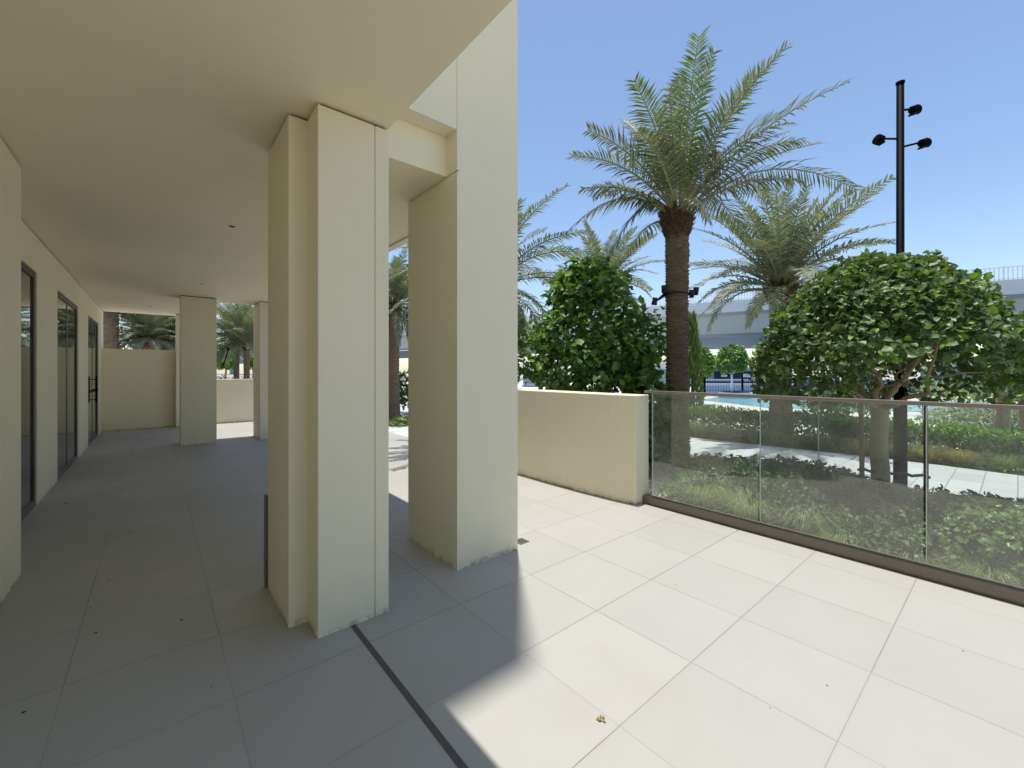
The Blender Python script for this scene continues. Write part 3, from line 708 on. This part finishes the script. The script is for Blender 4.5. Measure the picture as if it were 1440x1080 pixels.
mb = MB(); mb.smooth = True
a, b2 = at(1207, dT - .05, zpx(659, dT)), at(1307, dT + .02, zpx(671, dT))
pts = [a.lerp(b2, t / 12) + UP * (.012 * math.sin(t * 1.9)) for t in range(13)]
mb.tube(pts, .016, 7); tag(mb.build('tree_tie', M['blacklow'], None, None), 'black padded tie strung between the tree stakes', 'tree tie')
t2 = at(1412, 7.3)
round_tree(t2.x, t2.y, -.05, 1.02, (t2.x + .40, t2.y - .45, 1.60), (.78, .78, .82), 5500, .08, 9, 'round-crowned tree cut off by the right edge of the photo', .085)
t3 = at(1442, 8.2)
round_tree(t3.x, t3.y, -.05, 1.1, (t3.x + .5, t3.y - .7, 1.7), (.8, .8, .7), 2600, .09, 10, 'reddish-barked tree furthest right behind the others', .07, bark='wood')

# big leafy bush behind the garden wall
bb = at(830, 7.1)
t = thing('leafy_bush', (bb.x, bb.y, -.05), 'tall bright green broad-leaved bush rising behind the low garden wall', 'bush')
mb = MB()
for i in range(9):
    a = i * .7; limb(mb, (bb.x + .1 * math.cos(a), bb.y + .1 * math.sin(a), -.05), bb + Vector((math.cos(a) * .55, math.sin(a) * .55, 1.9)), .03, .012, .1)
world_part(mb, 'stems', M['darkbark'], t)
mb = MB()
crown_cloud(mb, bb + UP * 1.75, (.93, .82, 1.05), 4600, .10, -1, .30, 1.8, (.2, 1.0), True, 15, holes=.05)
crown_cloud(mb, bb + UP * 2.72 - RT * .10, (.50, .5, .55), 900, .13, -.4, .25, 2.2, (.4, 1.05), True, 16)
crown_cloud(mb, bb + UP * 1.9 + RT * .80 + FW * .2, (.50, .5, .70), 1100, .11, -1, .25, 2, (.3, 1.0), True, 17, holes=.05)
crown_cloud(mb, bb + UP * 1.75 - RT * .95 + FW * .2, (.30, .4, .55), 420, .11, -.8, .3, 2, (.3, 1.0), True, 18, holes=.1)
for i in range(26):   # reaching shoots with big fresh leaves
    p = bb + UP * random.uniform(2.3, 3.05) + RT * random.uniform(-.75, .65) + FW * random.uniform(-.5, .4)
    for j in range(9): leaf(mb, p + rv() * .10 + UP * j * .02, rv() + UP * .4, UP + rv() * .5, .14, .12)
world_part(mb, 'crown', M['leafbig'], t)
b4 = at(908, 6.6)
t = thing('broad_leaf_shrub', (b4.x, b4.y, -.05), 'low broad-leaved shrub with large lobed leaves between garden wall and palm', 'shrub')
mb = MB(); 
for i in range(5): limb(mb, (b4.x, b4.y, -.05), b4 + rv() * .25 + UP * .8, .018, .008, .1, 6)
world_part(mb, 'stems', M['darkbark'], t)
mb = MB(); crown_cloud(mb, b4 + UP * .92, (.36, .36, .52), 620, .15, -1, .25, 2, (.2, 1), True, 22); world_part(mb, 'crown', M['leafbig'], t)

# slim green column behind the palm
b5 = at(973, 12.0)
t = thing('columnar_climber', (b5.x, b5.y, -.05), 'slim upright column of blue-green leaves just right of the tallest palm', 'plant')
mb = MB(); limb(mb, (b5.x, b5.y, -.05), (b5.x, b5.y, 2.6), .03, .015, .02); world_part(mb, 'stem', M['darkbark'], t)
mb = MB()
for i in range(1200):
    z = random.uniform(.1, 2.95); rr = .28 * (1 - (z / 3.1) ** 3) * math.sqrt(random.random()); a = random.random() * 6.28
    leaf(mb, Vector((b5.x + rr * math.cos(a), b5.y + rr * math.sin(a), z)), Vector((math.cos(a) * .25, math.sin(a) * .25, 1)), rv(), random.uniform(.15, .32), .05, .2, False)
world_part(mb, 'foliage', M['leafhedge'], t)

# small standard trees by the pool and beyond the far wall
def small_tree(px, d, ytop, ybot, wpx, seed, label, mat='leaflime', grp='small round trees by the pool', n=900, L=.17, z0=-.05, flat=-.75):
    p = at(px, d); zt, zb = zpx(ytop, d), zpx(ybot, d); r = wpx / 2 / F * d
    return round_tree(p.x, p.y, z0, zb + .1, (p.x, p.y, (zt + zb) / 2), (r, r, (zt - zb) / 2), n, L, seed, label, .05, mat, 'small_round_tree', flat, 5, grp, 'white' if px > 900 else 'bark')
small_tree(1029, 24, 486, 528, 40, 31, 'small lollipop tree in the white planter by the pool', 'leafbig', n=1500, z0=.2)
small_tree(985, 19, 490, 532, 34, 32, 'small loose-crowned tree beside the slim green column', 'leafbig', n=900)
small_tree(318, 24, 500, 520, 26, 33, 'bright green little tree left of the two thin palm trunks', 'leaflime', 'small trees beyond the far wall')
small_tree(356, 25, 498, 522, 16, 34, 'bright green little tree right of the two thin palm trunks', 'leaflime', 'small trees beyond the far wall', 500)
p = at(1034, 24.2)
mb = MB(); mb.prism([(p.x - 1.0, p.y - .5), (p.x + .6, p.y - .9), (p.x + 1.0, p.y + .3), (p.x - .6, p.y + .7)], -.05, .26)
mb.mat(1).prism([(p.x - .9, p.y - .42), (p.x + .52, p.y - .8), (p.x + .9, p.y + .25), (p.x - .52, p.y + .6)], .26, .30)
tag(mb.build('tree_planter', [M['white'], M['soil']], None, None, .02), 'low white planter box holding the lollipop tree', 'planter')
# dark hedge mass beyond the far wall
def hedge(name, x0, x1, y0, y1, z1, n, L, mat, label, seed, rough=.06, cat='hedge', core='leafdark'):
    mb = MB(); A = (x1 - x0) * (y1 - y0); B = (y1 - y0) * z1; Cc = (x1 - x0) * z1
    for i in range(n):
        r = random.random() * (A + 2 * B + 2 * Cc); ins = random.random() ** 2 * .28
        u, v = random.random(), random.random()
        if r < A: p = Vector((x0 + u * (x1 - x0), y0 + v * (y1 - y0), z1 - ins)); nn = Vector((0, 0, 1))
        elif r < A + 2 * B:
            sd = r < A + B * 1.4; p = Vector(((x0 + ins) if sd else (x1 - ins), y0 + u * (y1 - y0), v * z1)); nn = Vector((-1 if sd else 1, 0, .4))
        else:
            sd = r < A + 2 * B + Cc; p = Vector((x0 + u * (x1 - x0), (y0 + ins) if sd else (y1 - ins), v * z1)); nn = Vector((0, -1 if sd else 1, .4))
        p += nn * (noise.noise(Vector((p.x * 1.3, p.y * 1.3, p.z * 1.3 + seed))) * rough * 2 + noise.noise(p * 4.5) * rough)
        k = L * random.uniform(.6, 1.3)
        leaf(mb, p, nn * .6 + rv() + UP * .2, nn + rv() * .8, k, k * .6, .2, False)
    return tag(mb.build(name, M[mat], None, ((x0 + x1) / 2, (y0 + y1) / 2, -.05)), label, cat)
hedge('clipped_hedge', 9.95, 11.2, 2.3, 9.5, .52, 17000, .075, 'leafhedge', 'mid-green clipped hedge along the far side of the path, left of the staked tree', 1)
hedge('clipped_hedge', 10.0, 11.0, -1.9, 2.28, .45, 9500, .075, 'leafdark', 'darker hedge behind the path on the right, below the lime-green strip', 2)
hedge('clipped_hedge', 10.05, 10.9, -.8, 2.2, .53, 4200, .06, 'leaflime', 'bright lime-green shrub strip along the top of the dark hedge', 3, .04)
hedge('clipped_hedge', 9.9, 11.2, -9, -1.95, .5, 9000, .085, 'leafdark', 'dark hedge running off the right edge of the photo', 4)
# the silver bushes behind the hedge
def bush(px, d, rad, zc, n, L, mat, label, seed, nm='shrub', cat='shrub', grp=None, heart=False, rough=.28, flat=-.6):
    p = at(px, d)
    t = thing(nm, (p.x, p.y, -.05), label, cat, grp)
    mb = MB()
    for i in range(7): limb(mb, (0, 0, 0), Vector((random.uniform(-.6, .6) * rad[0], random.uniform(-.6, .6) * rad[1], zc + rad[2] * .3)), .013, .005, .12, 5, 4)
    mb.build('stems', M['darkbark'], t, None).location = (0, 0, 0)
    mb = MB(); crown_cloud(mb, (0, 0, zc + .05), rad, n, L, flat, rough, 2.2, (.2, 1), heart, seed, .6)
    mb.build('foliage', M[mat], t, None).location = (0, 0, 0)
    return t
# pale silver-leaved shrubs right behind the hedge
for i, (px, d, r, zc) in enumerate(((1342, 9.4, .50, .42), (1382, 9.0, .42, .40), (1430, 8.6, .36, .38))):
    t = bush(px, d, (r, r, .28), zc, 900, .11, 'leafsilver', ['pale silver-leaved shrub above the lime-green strip, the left one', 'pale silver-leaved shrub just left of the right-hand tree trunk', 'pale silver-leaved shrub at the right edge behind the rail'][i], 60 + i, 'silver_shrub', grp='silver shrubs behind the hedge')
bush(1362, 13.5, (1.2, 1.2, .45), .75, 1800, .12, 'leafvar', 'pale cream-green bush glimpsed under the round crown, beyond the silver shrubs', 66, 'variegated_bush', 'bush')
for i, (px, d) in enumerate(((1180, 12.4), (1215, 12.8))):
    bush(px, d, (.9, .9, .42), .52, 1000, .12, 'leafdark', ['dark rounded shrub behind the hedge under the round-crowned tree, the left one', 'dark rounded shrub behind the hedge, directly behind the stakes'][i], 70 + i, 'rounded_shrub', 'shrub', 'rounded shrubs behind the hedge')

# ---- shrubs in the near bed (between the glass and the path)
proto = bush(1000, 6.0, (.56, .50, .22), .20, 1700, .06, 'leafdark', 'dark green shrub nearest the palm trunk in the bed outside the glass', 80, 'bed_shrub', 'shrub', 'dark shrubs in the bed outside the glass', True)
proto.scale = (1, 1, .8); proto.location.z = -.14
spots = [((5.6, .95), .85, 'dark shrub in the middle of the bed in front of the staked tree'), ((5.3, .45), .8, 'dark shrub close behind the glass below the stakes'),
         ((5.65, .25), .9, 'dark shrub right of centre between the stakes and the light shrubs'), ((5.2, 1.15), .75, 'dark shrub just behind the grasses at the first glass joint'), ((6.5, 2.35), 1.0, 'dark green shrub seen through the left glass panel, second from the palm'),
         ((6.62, 1.75), 1.05, 'dark green shrub behind the first glass joint'),
         ((6.45, 1.25), .82, 'small dark shrub left of the left tree stake'),
         ((5.95, 1.35), .9, 'dark shrub at the foot of the staked tree, to its left'),
         ((5.85, .72), .95, 'dark shrub below the lamp post foot'),
         ((6.25, .25), .95, 'dark shrub right of the right-hand stake'),
         ((6.05, -.35), 1.05, 'dark shrub against the path near the right edge'),
         ((6.1, -1.0), 1.1, 'dark shrub beyond the right edge of the view'),
         ((5.35, 1.75), .8, 'dark shrub in the middle of the bed behind the grasses')]
for i, (xy, s, lab) in enumerate(spots):
    copy_tree(proto, (xy[0], xy[1], -.14), i * 1.7, (s * 1.05, s * 1.05, s * .72), lab)
rr_ = random.Random(12)
for i in range(13):
    copy_tree(proto, (4.95 + .5 * (i % 3) + rr_.uniform(-.1, .15), 2.3 - i * .27 + rr_.uniform(-.1, .1), -.16), i * 2.1, (rr_.uniform(.65, .9),) * 2 + (rr_.uniform(.85, 1.15),), 'one of the low dark shrubs filling the middle of the bed')
proto2 = bush(1340, 4.3, (.56, .56, .24), .20, 2200, .058, 'leafhedge', 'lighter green shrub just behind the glass at the lower right', 84, 'light_shrub', 'shrub', 'lighter shrubs close behind the glass', True)
proto2.location = (5.15, .05, -.1)
copy_tree(proto2, (5.0, -.65, -.1), 2.0, (1.1, 1.1, 1.05), 'lighter green shrub at the right edge close behind the glass')
copy_tree(proto2, (4.85, .65, -.14), 4.0, (.62, .62, .7), 'small light green shrub below the second glass joint')
copy_tree(proto2, (5.7, -.5, -.14), 1.0, (1.0, 1.0, 1.1), 'light green shrub behind the one at the right edge')

# ---- fountain grass
def grass_mesh(n, h, r, seed, plumes=3, mat='grass'):
    rs = random.Random(seed); mb = MB()
    for i in range(n):
        a = rs.random() * 6.283; q = r * .25 * math.sqrt(rs.random()); hh = h * rs.uniform(.5, 1.1); out = r * rs.uniform(.2, 1.1)
        d = Vector((math.cos(a), math.sin(a), 0)); s = Vector((-d.y, d.x, 0)) * rs.uniform(.0012, .0028)
        p0 = d * q; pts = [p0, p0 + d * out * .25 + UP * hh * .6, p0 + d * out * .65 + UP * hh * .95, p0 + d * out * 1.1 + UP * hh * rs.uniform(.6, 1.0)]
        b = len(mb.v)
        mb.add([pts[0] - s, pts[0] + s, pts[1] + s, pts[1] - s, pts[2] + s * .7, pts[2] - s * .7, pts[3]], [(0, 1, 2, 3), (3, 2, 4, 5), (5, 4, 6)])
    pm = MB()
    for i in range(plumes):
        a = rs.random() * 6.283; d = Vector((math.cos(a), math.sin(a), 0)); hh = h * rs.uniform(1.0, 1.35)
        p = [d * .02, d * r * .4 + UP * hh * .7, d * r * .75 + UP * hh, d * r * 1.05 + UP * hh * 1.02, d * r * 1.25 + UP * hh * .93]
        pm.tube(p[:3], .0015, 3); 
        for j in range(60):
            t = j / 59; c = (p[2].lerp(p[3], t * 2) if t < .5 else p[3].lerp(p[4], t * 2 - 1)); rr = .013 * math.sin((t * .85 + .12) * math.pi) + .003
            v = rv(); w = v.cross(UP).normalized() * .0015 if abs(v.z) < .95 else Vector((.0015, 0, 0))
            pm.add([c - w, c + w, c + v * rr * 1.3 + d * .008], [(0, 1, 2)])
    return mb, pm
def grass_clump(x, y, n, h, r, seed, label, mat='grass', grp=None, plumes=3):
    t = thing('grass_clump', (x, y, -.05), label, 'ornamental grass', grp); g, pm = grass_mesh(n, h, r, seed, plumes)
    g.build('blades', M[mat], t).location = (0, 0, 0)
    if plumes: pm.build('plume', M['plume'], t).location = (0, 0, 0)
    return t
gz = -.13
GL = 'soft green fountain grass clump in the row just outside the glass'
g1 = grass_clump(4.65, 2.25, 750, .30, .42, 1, GL, 'grass', 'fountain grasses just outside the glass', 5)
g2 = grass_clump(4.62, 1.75, 750, .28, .42, 2, GL, 'grass', 'fountain grasses just outside the glass', 4)
g3 = grass_clump(4.70, 1.30, 750, .26, .40, 3, GL, 'grass', 'fountain grasses just outside the glass', 2)
rs = random.Random(5)
for i, (x, y, s) in enumerate(((5.1, 2.45, 1.05), (4.6, .95, .85), (4.62, .55, .8), (4.6, .12, .75), (5.2, 1.45, .9), (5.3, 2.0, 1.0), (5.0, 1.0, .85), (4.55, -.35, .7), (4.55, -.9, .8), (5.6, 2.7, 1.0), (5.15, .75, .8), (5.6, 2.2, .9))):
    copy_tree((g1, g2, g3)[i % 3], (x, y, -.13), rs.random() * 6, s, GL)
HL = 'tuft of green grass in the row at the foot of the far hedge'; HG = 'grass tufts along the foot of the hedge'
h1 = grass_clump(9.7, 4.2, 480, .34, .38, 11, HL, 'grass', HG, 0); h2 = grass_clump(9.75, 3.6, 480, .32, .36, 12, HL, 'grass', HG, 0)
for i in range(26):
    y = 8.4 - i * .46
    if abs(y - 4.2) < .2 or abs(y - 3.6) < .2: continue
    copy_tree((h1, h2)[i % 2], (9.72 + rs.uniform(-.08, .12) + (.12 if y < 2.5 else -.05), y, -.05), rs.random() * 6, rs.uniform(.8, 1.15) * (.75 if y < 0 else 1), HL)
OL = 'orange-tinged dry grass tuft at the path edge beyond the staked tree'
o1 = grass_clump(9.68, 1.86, 420, .28, .28, 21, OL, 'grassdry', 'orange dry tufts at the path edge', 0)
for (y, s) in ((1.62, .8), (1.18, .9), (.62, 1.0), (.95, .8), (-.55, .7)): copy_tree(o1, (9.72, y, -.05), rs.random() * 6, s, OL)

# ground cover under the plants of both beds
mb = MB()
def cover(n, x0, x1, y0, y1, L):
    for i in range(n):
        p = Vector((random.uniform(x0, x1), random.uniform(y0, y1), random.uniform(-.04, .05) - (.09 if x1 < 8 else 0)))
        if noise.noise(p * 1.3) < -.12: continue
        leaf(mb, p, rv() + UP * .5, UP + rv() * .7, L * random.uniform(.6, 1.3), L * .5, .2, False)
cover(9000, 4.3, 6.7, -2.5, 4.2, .075); cover(4500, 9.6, 10.3, -4, 9.5, .09)
tag(mb.build('ground_cover', M['leafhedge']), 'low leafy ground cover in the planting beds', 'ground cover', None, 'stuff')
# dark dense shrub beside the palm, left
bush(918, 6.4, (.35, .35, .35), .35, 600, .09, 'leafdark', 'dark shrub between the end of the garden wall and the palm trunk', 90, 'wall_end_shrub', 'shrub', None, True)
bush(590, 14.5, (1.6, 1.2, .75), .65, 1800, .13, 'leafdark', 'dark grey-green shrub beyond the paving in the gap between near columns', 92, 'gap_shrub', 'shrub', None, True)
for i, (px, d, r) in enumerate(((300, 20, 1.2), (345, 19, 1.0), (322, 27, 1.8))):
    bush(px, d, (r, r, .55), .6, 900, .14, ['leafdark', 'leafdark', 'leafhedge'][i], ['dark shrub over the waist-high far wall, left', 'dark shrub at the foot of the two thin palm trunks', 'greener shrub further off beyond the two thin palm trunks'][i], 95 + i, 'far_shrub', 'shrub', 'shrubs beyond the far wall')
# white bench-like block on the path by the palm
p = at(925, 7.6)
mb = MB(); mb.obox((p.x, p.y, .14), RT * .30, FW * .22, UP * .17)
tag(mb.build('white_planter_block', M['white'], None, None, .03), 'white block planter standing between the garden wall end and palm trunk', 'planter')
mb = MB(); s = at(1151, 5.4); mb.smooth = True; mb.tube([(s.x, s.y, 0), (s.x, s.y, .97)], .006, 6)
tag(mb.build('plant_cane', M['steel']), 'thin pale plant cane behind the glass, left of the tree stakes', 'cane')

# ================================================================== POOL FENCE, BANNERS, FAR THINGS
fence = thing('pool_fence', tuple(at(1030, 25.5, -.05)), 'black metal pool fence behind the lollipop tree', 'fence')
mb = MB(); posts = [(985, 22), (991, 25), (1044, 25.5), (1086, 24), (1140, 23.5), (1190, 23)]
pv = [at(x, d) for x, d in posts]
for a_, b_ in zip(pv[:-1], pv[1:]):
    for zz in (.05, 1.35): mb.obox((a_ + b_) / 2 + UP * zz, (b_ - a_) / 2, FW * .02, UP * .02)
    for k in range(1, 14): q = a_.lerp(b_, k / 14); mb.obox(q + UP * .7, RT * .005, FW * .005, UP * .65)
world_part(mb, 'fence_panel', M['black'], fence)
for q in pv:
    mb = MB(); mb.obox(q + UP * .70, RT * .045, FW * .045, UP * .76); world_part(mb, 'post', M['black'], fence)
def banner(xa, xb, d, y0, y1, label, marks):
    a_, b_ = at(xa, d), at(xb, d); z1, z0 = zpx(y0, d), zpx(y1, d); c = (a_ + b_) / 2 + UP * (z0 + z1) / 2
    ob = thing('fence_banner', tuple(c), label, 'banner', 'dark banners on the pool fence')
    mb = MB(); mb.obox(c, (b_ - a_) / 2, FW * .012, UP * (z1 - z0) / 2); world_part(mb, 'cloth', M['banner'], ob)
    mb = MB()
    for (u, v, w, h) in marks: mb.obox(a_.lerp(b_, u) + UP * (z0 + (z1 - z0) * v) - FW * .016, (b_ - a_).normalized() * w, FW * .003, UP * h)
    world_part(mb, 'lettering', M['print'], ob)
mk = [(.28 + .035 * i, .42, .035, .05 if i % 2 else .07) for i in range(6)] + [(.33 + .03 * i, .70, .02, .025) for i in range(3)]
banner(1004, 1043, 24.8, 522, 533, 'dark navy banner with small white lettering on the pool fence, left', mk)
banner(1045, 1066, 24.8, 522, 533, 'dark navy banner with larger white lettering beside the round tree crown', [(.05 + .13 * i, .45, .045, .10) for i in range(6)])
# raised steps of the blue play floor
for i, (xa, xb, d, z, m_) in enumerate(((990, 1120, 33, .42, 'white'), (990, 1150, 44, .55, 'far'))):
    a_, b_ = at(xa, d), at(xb, d); mb = MB(); mb.obox((a_ + b_) / 2 + UP * (z - .05), (b_ - a_) / 2, FW * .35, UP * .09)
    tag(mb.build('pool_kerb', M[m_], None, None), ['nearer long white kerb across the blue floor', 'farther long white kerb across the blue floor'][i], 'kerb')
def pavilion(xa, xb, d, z1, label, seed, dep=6):
    a_, b_ = at(xa, d), at(xb, d); ax = (b_ - a_) / 2; c = (a_ + b_) / 2 + FW * dep / 2
    t = thing('white_pavilion', tuple(c), label, 'building')
    mb = MB(); mb.obox(c + UP * (z1 * .42), ax * .93, FW * dep * .42, UP * z1 * .42); world_part(mb, 'wall', M['far'], t)
    mb = MB(); mb.obox(c + UP * (z1 * .92), ax, FW * dep * .5, UP * z1 * .075); world_part(mb, 'roof', M['white'], t)
    for k in range(max(3, int((b_ - a_).length / 3.5))):
        u = (k + .5) / max(3, int((b_ - a_).length / 3.5)); q = a_.lerp(b_, .08 + .84 * u) + FW * (dep * .08 - .04) + UP * z1 * .38
        mb = MB(); mb.obox(q, ax.normalized() * .9, FW * .02, UP * z1 * .26); world_part(mb, 'window', M['conc3'], t)
    return t
pavilion(735, 800, 40, 2.3, 'low white pavilion seen through the bush just right of the tall outer column', 1)
pavilion(868, 945, 44, 2.6, 'low white pavilion left of the tallest palm trunk', 2)
pavilion(962, 1110, 60, 1.9, 'long low white building beneath the viaduct behind the lollipop tree', 3)
pavilion(1330, 1600, 70, 2.6, 'white low building far right behind the silver shrubs', 4)

# ================================================================== VIADUCT
vp = [(2300, 330), (1800, 364), (1420, 393), (1200, 410), (1000, 425.5), (870, 434), (740, 443.5), (560, 462), (440, 478), (330, 492), (200, 501), (60, 508)]
DZ = 10.0; line = []
for x, y in vp: line.append(at(x, F * (DZ - H) / (CY - y)))
via = thing('viaduct', tuple(line[4]), 'pale concrete viaduct with white railing crossing behind the garden', 'bridge')
# resample
def resample(pts, step):
    out = [pts[0]]
    for a_, b_ in zip(pts[:-1], pts[1:]):
        n_ = max(1, int((b_ - a_).length / step)); out += [a_.lerp(b_, k / n_) for k in range(1, n_ + 1)]
    return out
dense = resample(line, 6)
for _ in range(6): dense = [dense[0]] + [(dense[i - 1] + dense[i] * 2 + dense[i + 1]) / 4 for i in range(1, len(dense) - 1)] + [dense[-1]]
def nrm2(i, pts):
    t = (pts[min(i + 1, len(pts) - 1)] - pts[max(i - 1, 0)]).normalized(); n_ = Vector((-t.y, t.x, 0))
    return n_ if n_.dot(Vector((0, 0, 0)) - pts[i]) > 0 else -n_      # towards the garden
def extr(profile, mb):
    """profile: (offset towards the garden, z) closed loop"""
    k = len(profile); vs = []
    for i, p in enumerate(dense):
        n_ = nrm2(i, dense)
        for (o_, z_) in profile: vs.append(p + n_ * o_ + UP * z_)
    mb.add(vs, [(i * k + j, i * k + (j + 1) % k, (i + 1) * k + (j + 1) % k, (i + 1) * k + j) for i in range(len(dense) - 1) for j in range(k)])
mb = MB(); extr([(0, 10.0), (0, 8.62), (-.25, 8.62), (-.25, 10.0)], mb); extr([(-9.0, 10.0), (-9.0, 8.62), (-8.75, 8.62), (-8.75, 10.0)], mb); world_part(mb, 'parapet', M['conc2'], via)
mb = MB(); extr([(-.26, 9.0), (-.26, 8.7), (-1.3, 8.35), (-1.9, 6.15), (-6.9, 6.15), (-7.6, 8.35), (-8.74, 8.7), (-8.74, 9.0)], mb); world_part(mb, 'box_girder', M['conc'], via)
mb = MB(); extr([(-14.0, 6.7), (-14.0, 5.0), (-19.0, 5.0), (-19.0, 6.7)], mb); world_part(mb, 'lower_girder', M['conc3'], via)  # beam added for the dark band below the deck, its shade painted in
rail = resample(dense, 1.0)
mb = MB()
for i in range(len(rail) - 1):
    a_, b_ = rail[i], rail[i + 1]; ax = (b_ - a_) / 2; ax0 = ax.normalized(); n_ = nrm2(i, rail); m_ = (a_ + b_) / 2 - n_ * .12
    if m_.length > 130: continue
    mb.obox(m_ + UP * 11.22, ax, n_ * .05, UP * .045); mb.obox(m_ + UP * 10.12, ax, n_ * .03, UP * .03)
world_part(mb, 'handrail', M['steel'], via)
mb = MB(); bal2 = resample(dense, .30)
for i, a_ in enumerate(bal2):
    if a_.length > 105: continue
    n_ = nrm2(i, bal2); t_ = Vector((-n_.y, n_.x, 0)); big = i % 6 == 0; w_ = .07 if big else .045
    mb.obox(a_ - n_ * .12 + UP * 10.62, t_ * w_, n_ * .03, UP * .60)
o = world_part(mb, 'balusters', M['steel'], via); o['kind'] = 'stuff'
# piers
acc = 0; last = dense[0]
for i, p in enumerate(dense):
    acc += (p - last).length; last = p
    if acc > 32:
        acc = 0; n_ = nrm2(i, dense); t_ = Vector((-n_.y, n_.x, 0))
        c = p - n_ * 4.4
        v = c.dot(RT) / max(.1, c.dot(FW)) * F + 720
        if 955 < v < 1075: continue
        mb = MB(); mb.obox(c + UP * 2.7, t_ * .9, n_ * 1.4, UP * 2.9); mb.obox(c + UP * 5.85, t_ * 1.1, n_ * 2.4, UP * .28); world_part(mb, 'pier', M['conc'], via)
# slim leaning mast seen over the far wall
for i, (xa, ya, xb, yb, d) in enumerate(((171, 462, 176, 492, 19), (321, 492, 312, 520, 17))):
    mb = MB(); mb.smooth = True; a_, b_ = at(xa, d, zpx(ya, d)), at(xb, d, zpx(yb, d)); b_ = b_ + (b_ - a_) * (b_.z / (a_.z - b_.z)) if i == 0 else b_
    mb.tube([b_, a_], .022, 8); lamp_head(mb, a_ + UP * .03, Vector((0, 0, 1)), .10, .045)
    tag(mb.build('garden_mast', M['black'], None, None), ['thin dark leaning mast with a small head over the head-high wall', 'thin dark leaning pole left of the two thin palm trunks'][i], 'mast')

# ================================================================== LIGHT
w = bpy.data.worlds.new('World'); scene.world = w; w.use_nodes = True; nt = w.node_tree
sky = nt.nodes.new('ShaderNodeTexSky'); sky.sky_type = 'NISHITA'; sky.sun_disc = False
to_sun = Vector((.039, .0502, 1)).normalized()
el = math.asin(to_sun.z); az = math.atan2(to_sun.x, to_sun.y)
sky.sun_elevation = el; sky.sun_rotation = az; sky.air_density = 1.0; sky.dust_density = .5; sky.ozone_density = 1.6; sky.altitude = 0
bg = nt.nodes['Background']; nt.links.new(sky.outputs[0], bg.inputs[0]); bg.inputs[1].default_value = .12
sd = bpy.data.lights.new('sun', 'SUN'); sd.energy = 3.2; sd.angle = R(.53); sd.color = (1, .955, .88)
so = bpy.data.objects.new('sun', sd); C.objects.link(so); so.rotation_euler = to_sun.to_track_quat('Z', 'Y').to_euler()

# ================================================================== CAMERA
cd = bpy.data.cameras.new('camera'); co = bpy.data.objects.new('camera', cd); C.objects.link(co); scene.camera = co
cd.sensor_width = 36; cd.lens = F / 1440 * 36; cd.clip_start = .05; cd.clip_end = 4000
cd.shift_y = -(540 - CY) / 1440
co.location = (0, 0, H); co.rotation_euler = (R(90), 0, -YAW)
scene.view_settings.view_transform = 'Standard'; scene.view_settings.look = 'None'; scene.view_settings.exposure = .65; scene.view_settings.gamma = 1
scene.cycles.max_bounces = 12; scene.cycles.diffuse_bounces = 9; scene.cycles.glossy_bounces = 4; scene.cycles.transmission_bounces = 4; scene.cycles.transparent_max_bounces = 16
scene.cycles.use_denoising = True; scene.cycles.sample_clamp_indirect = 6
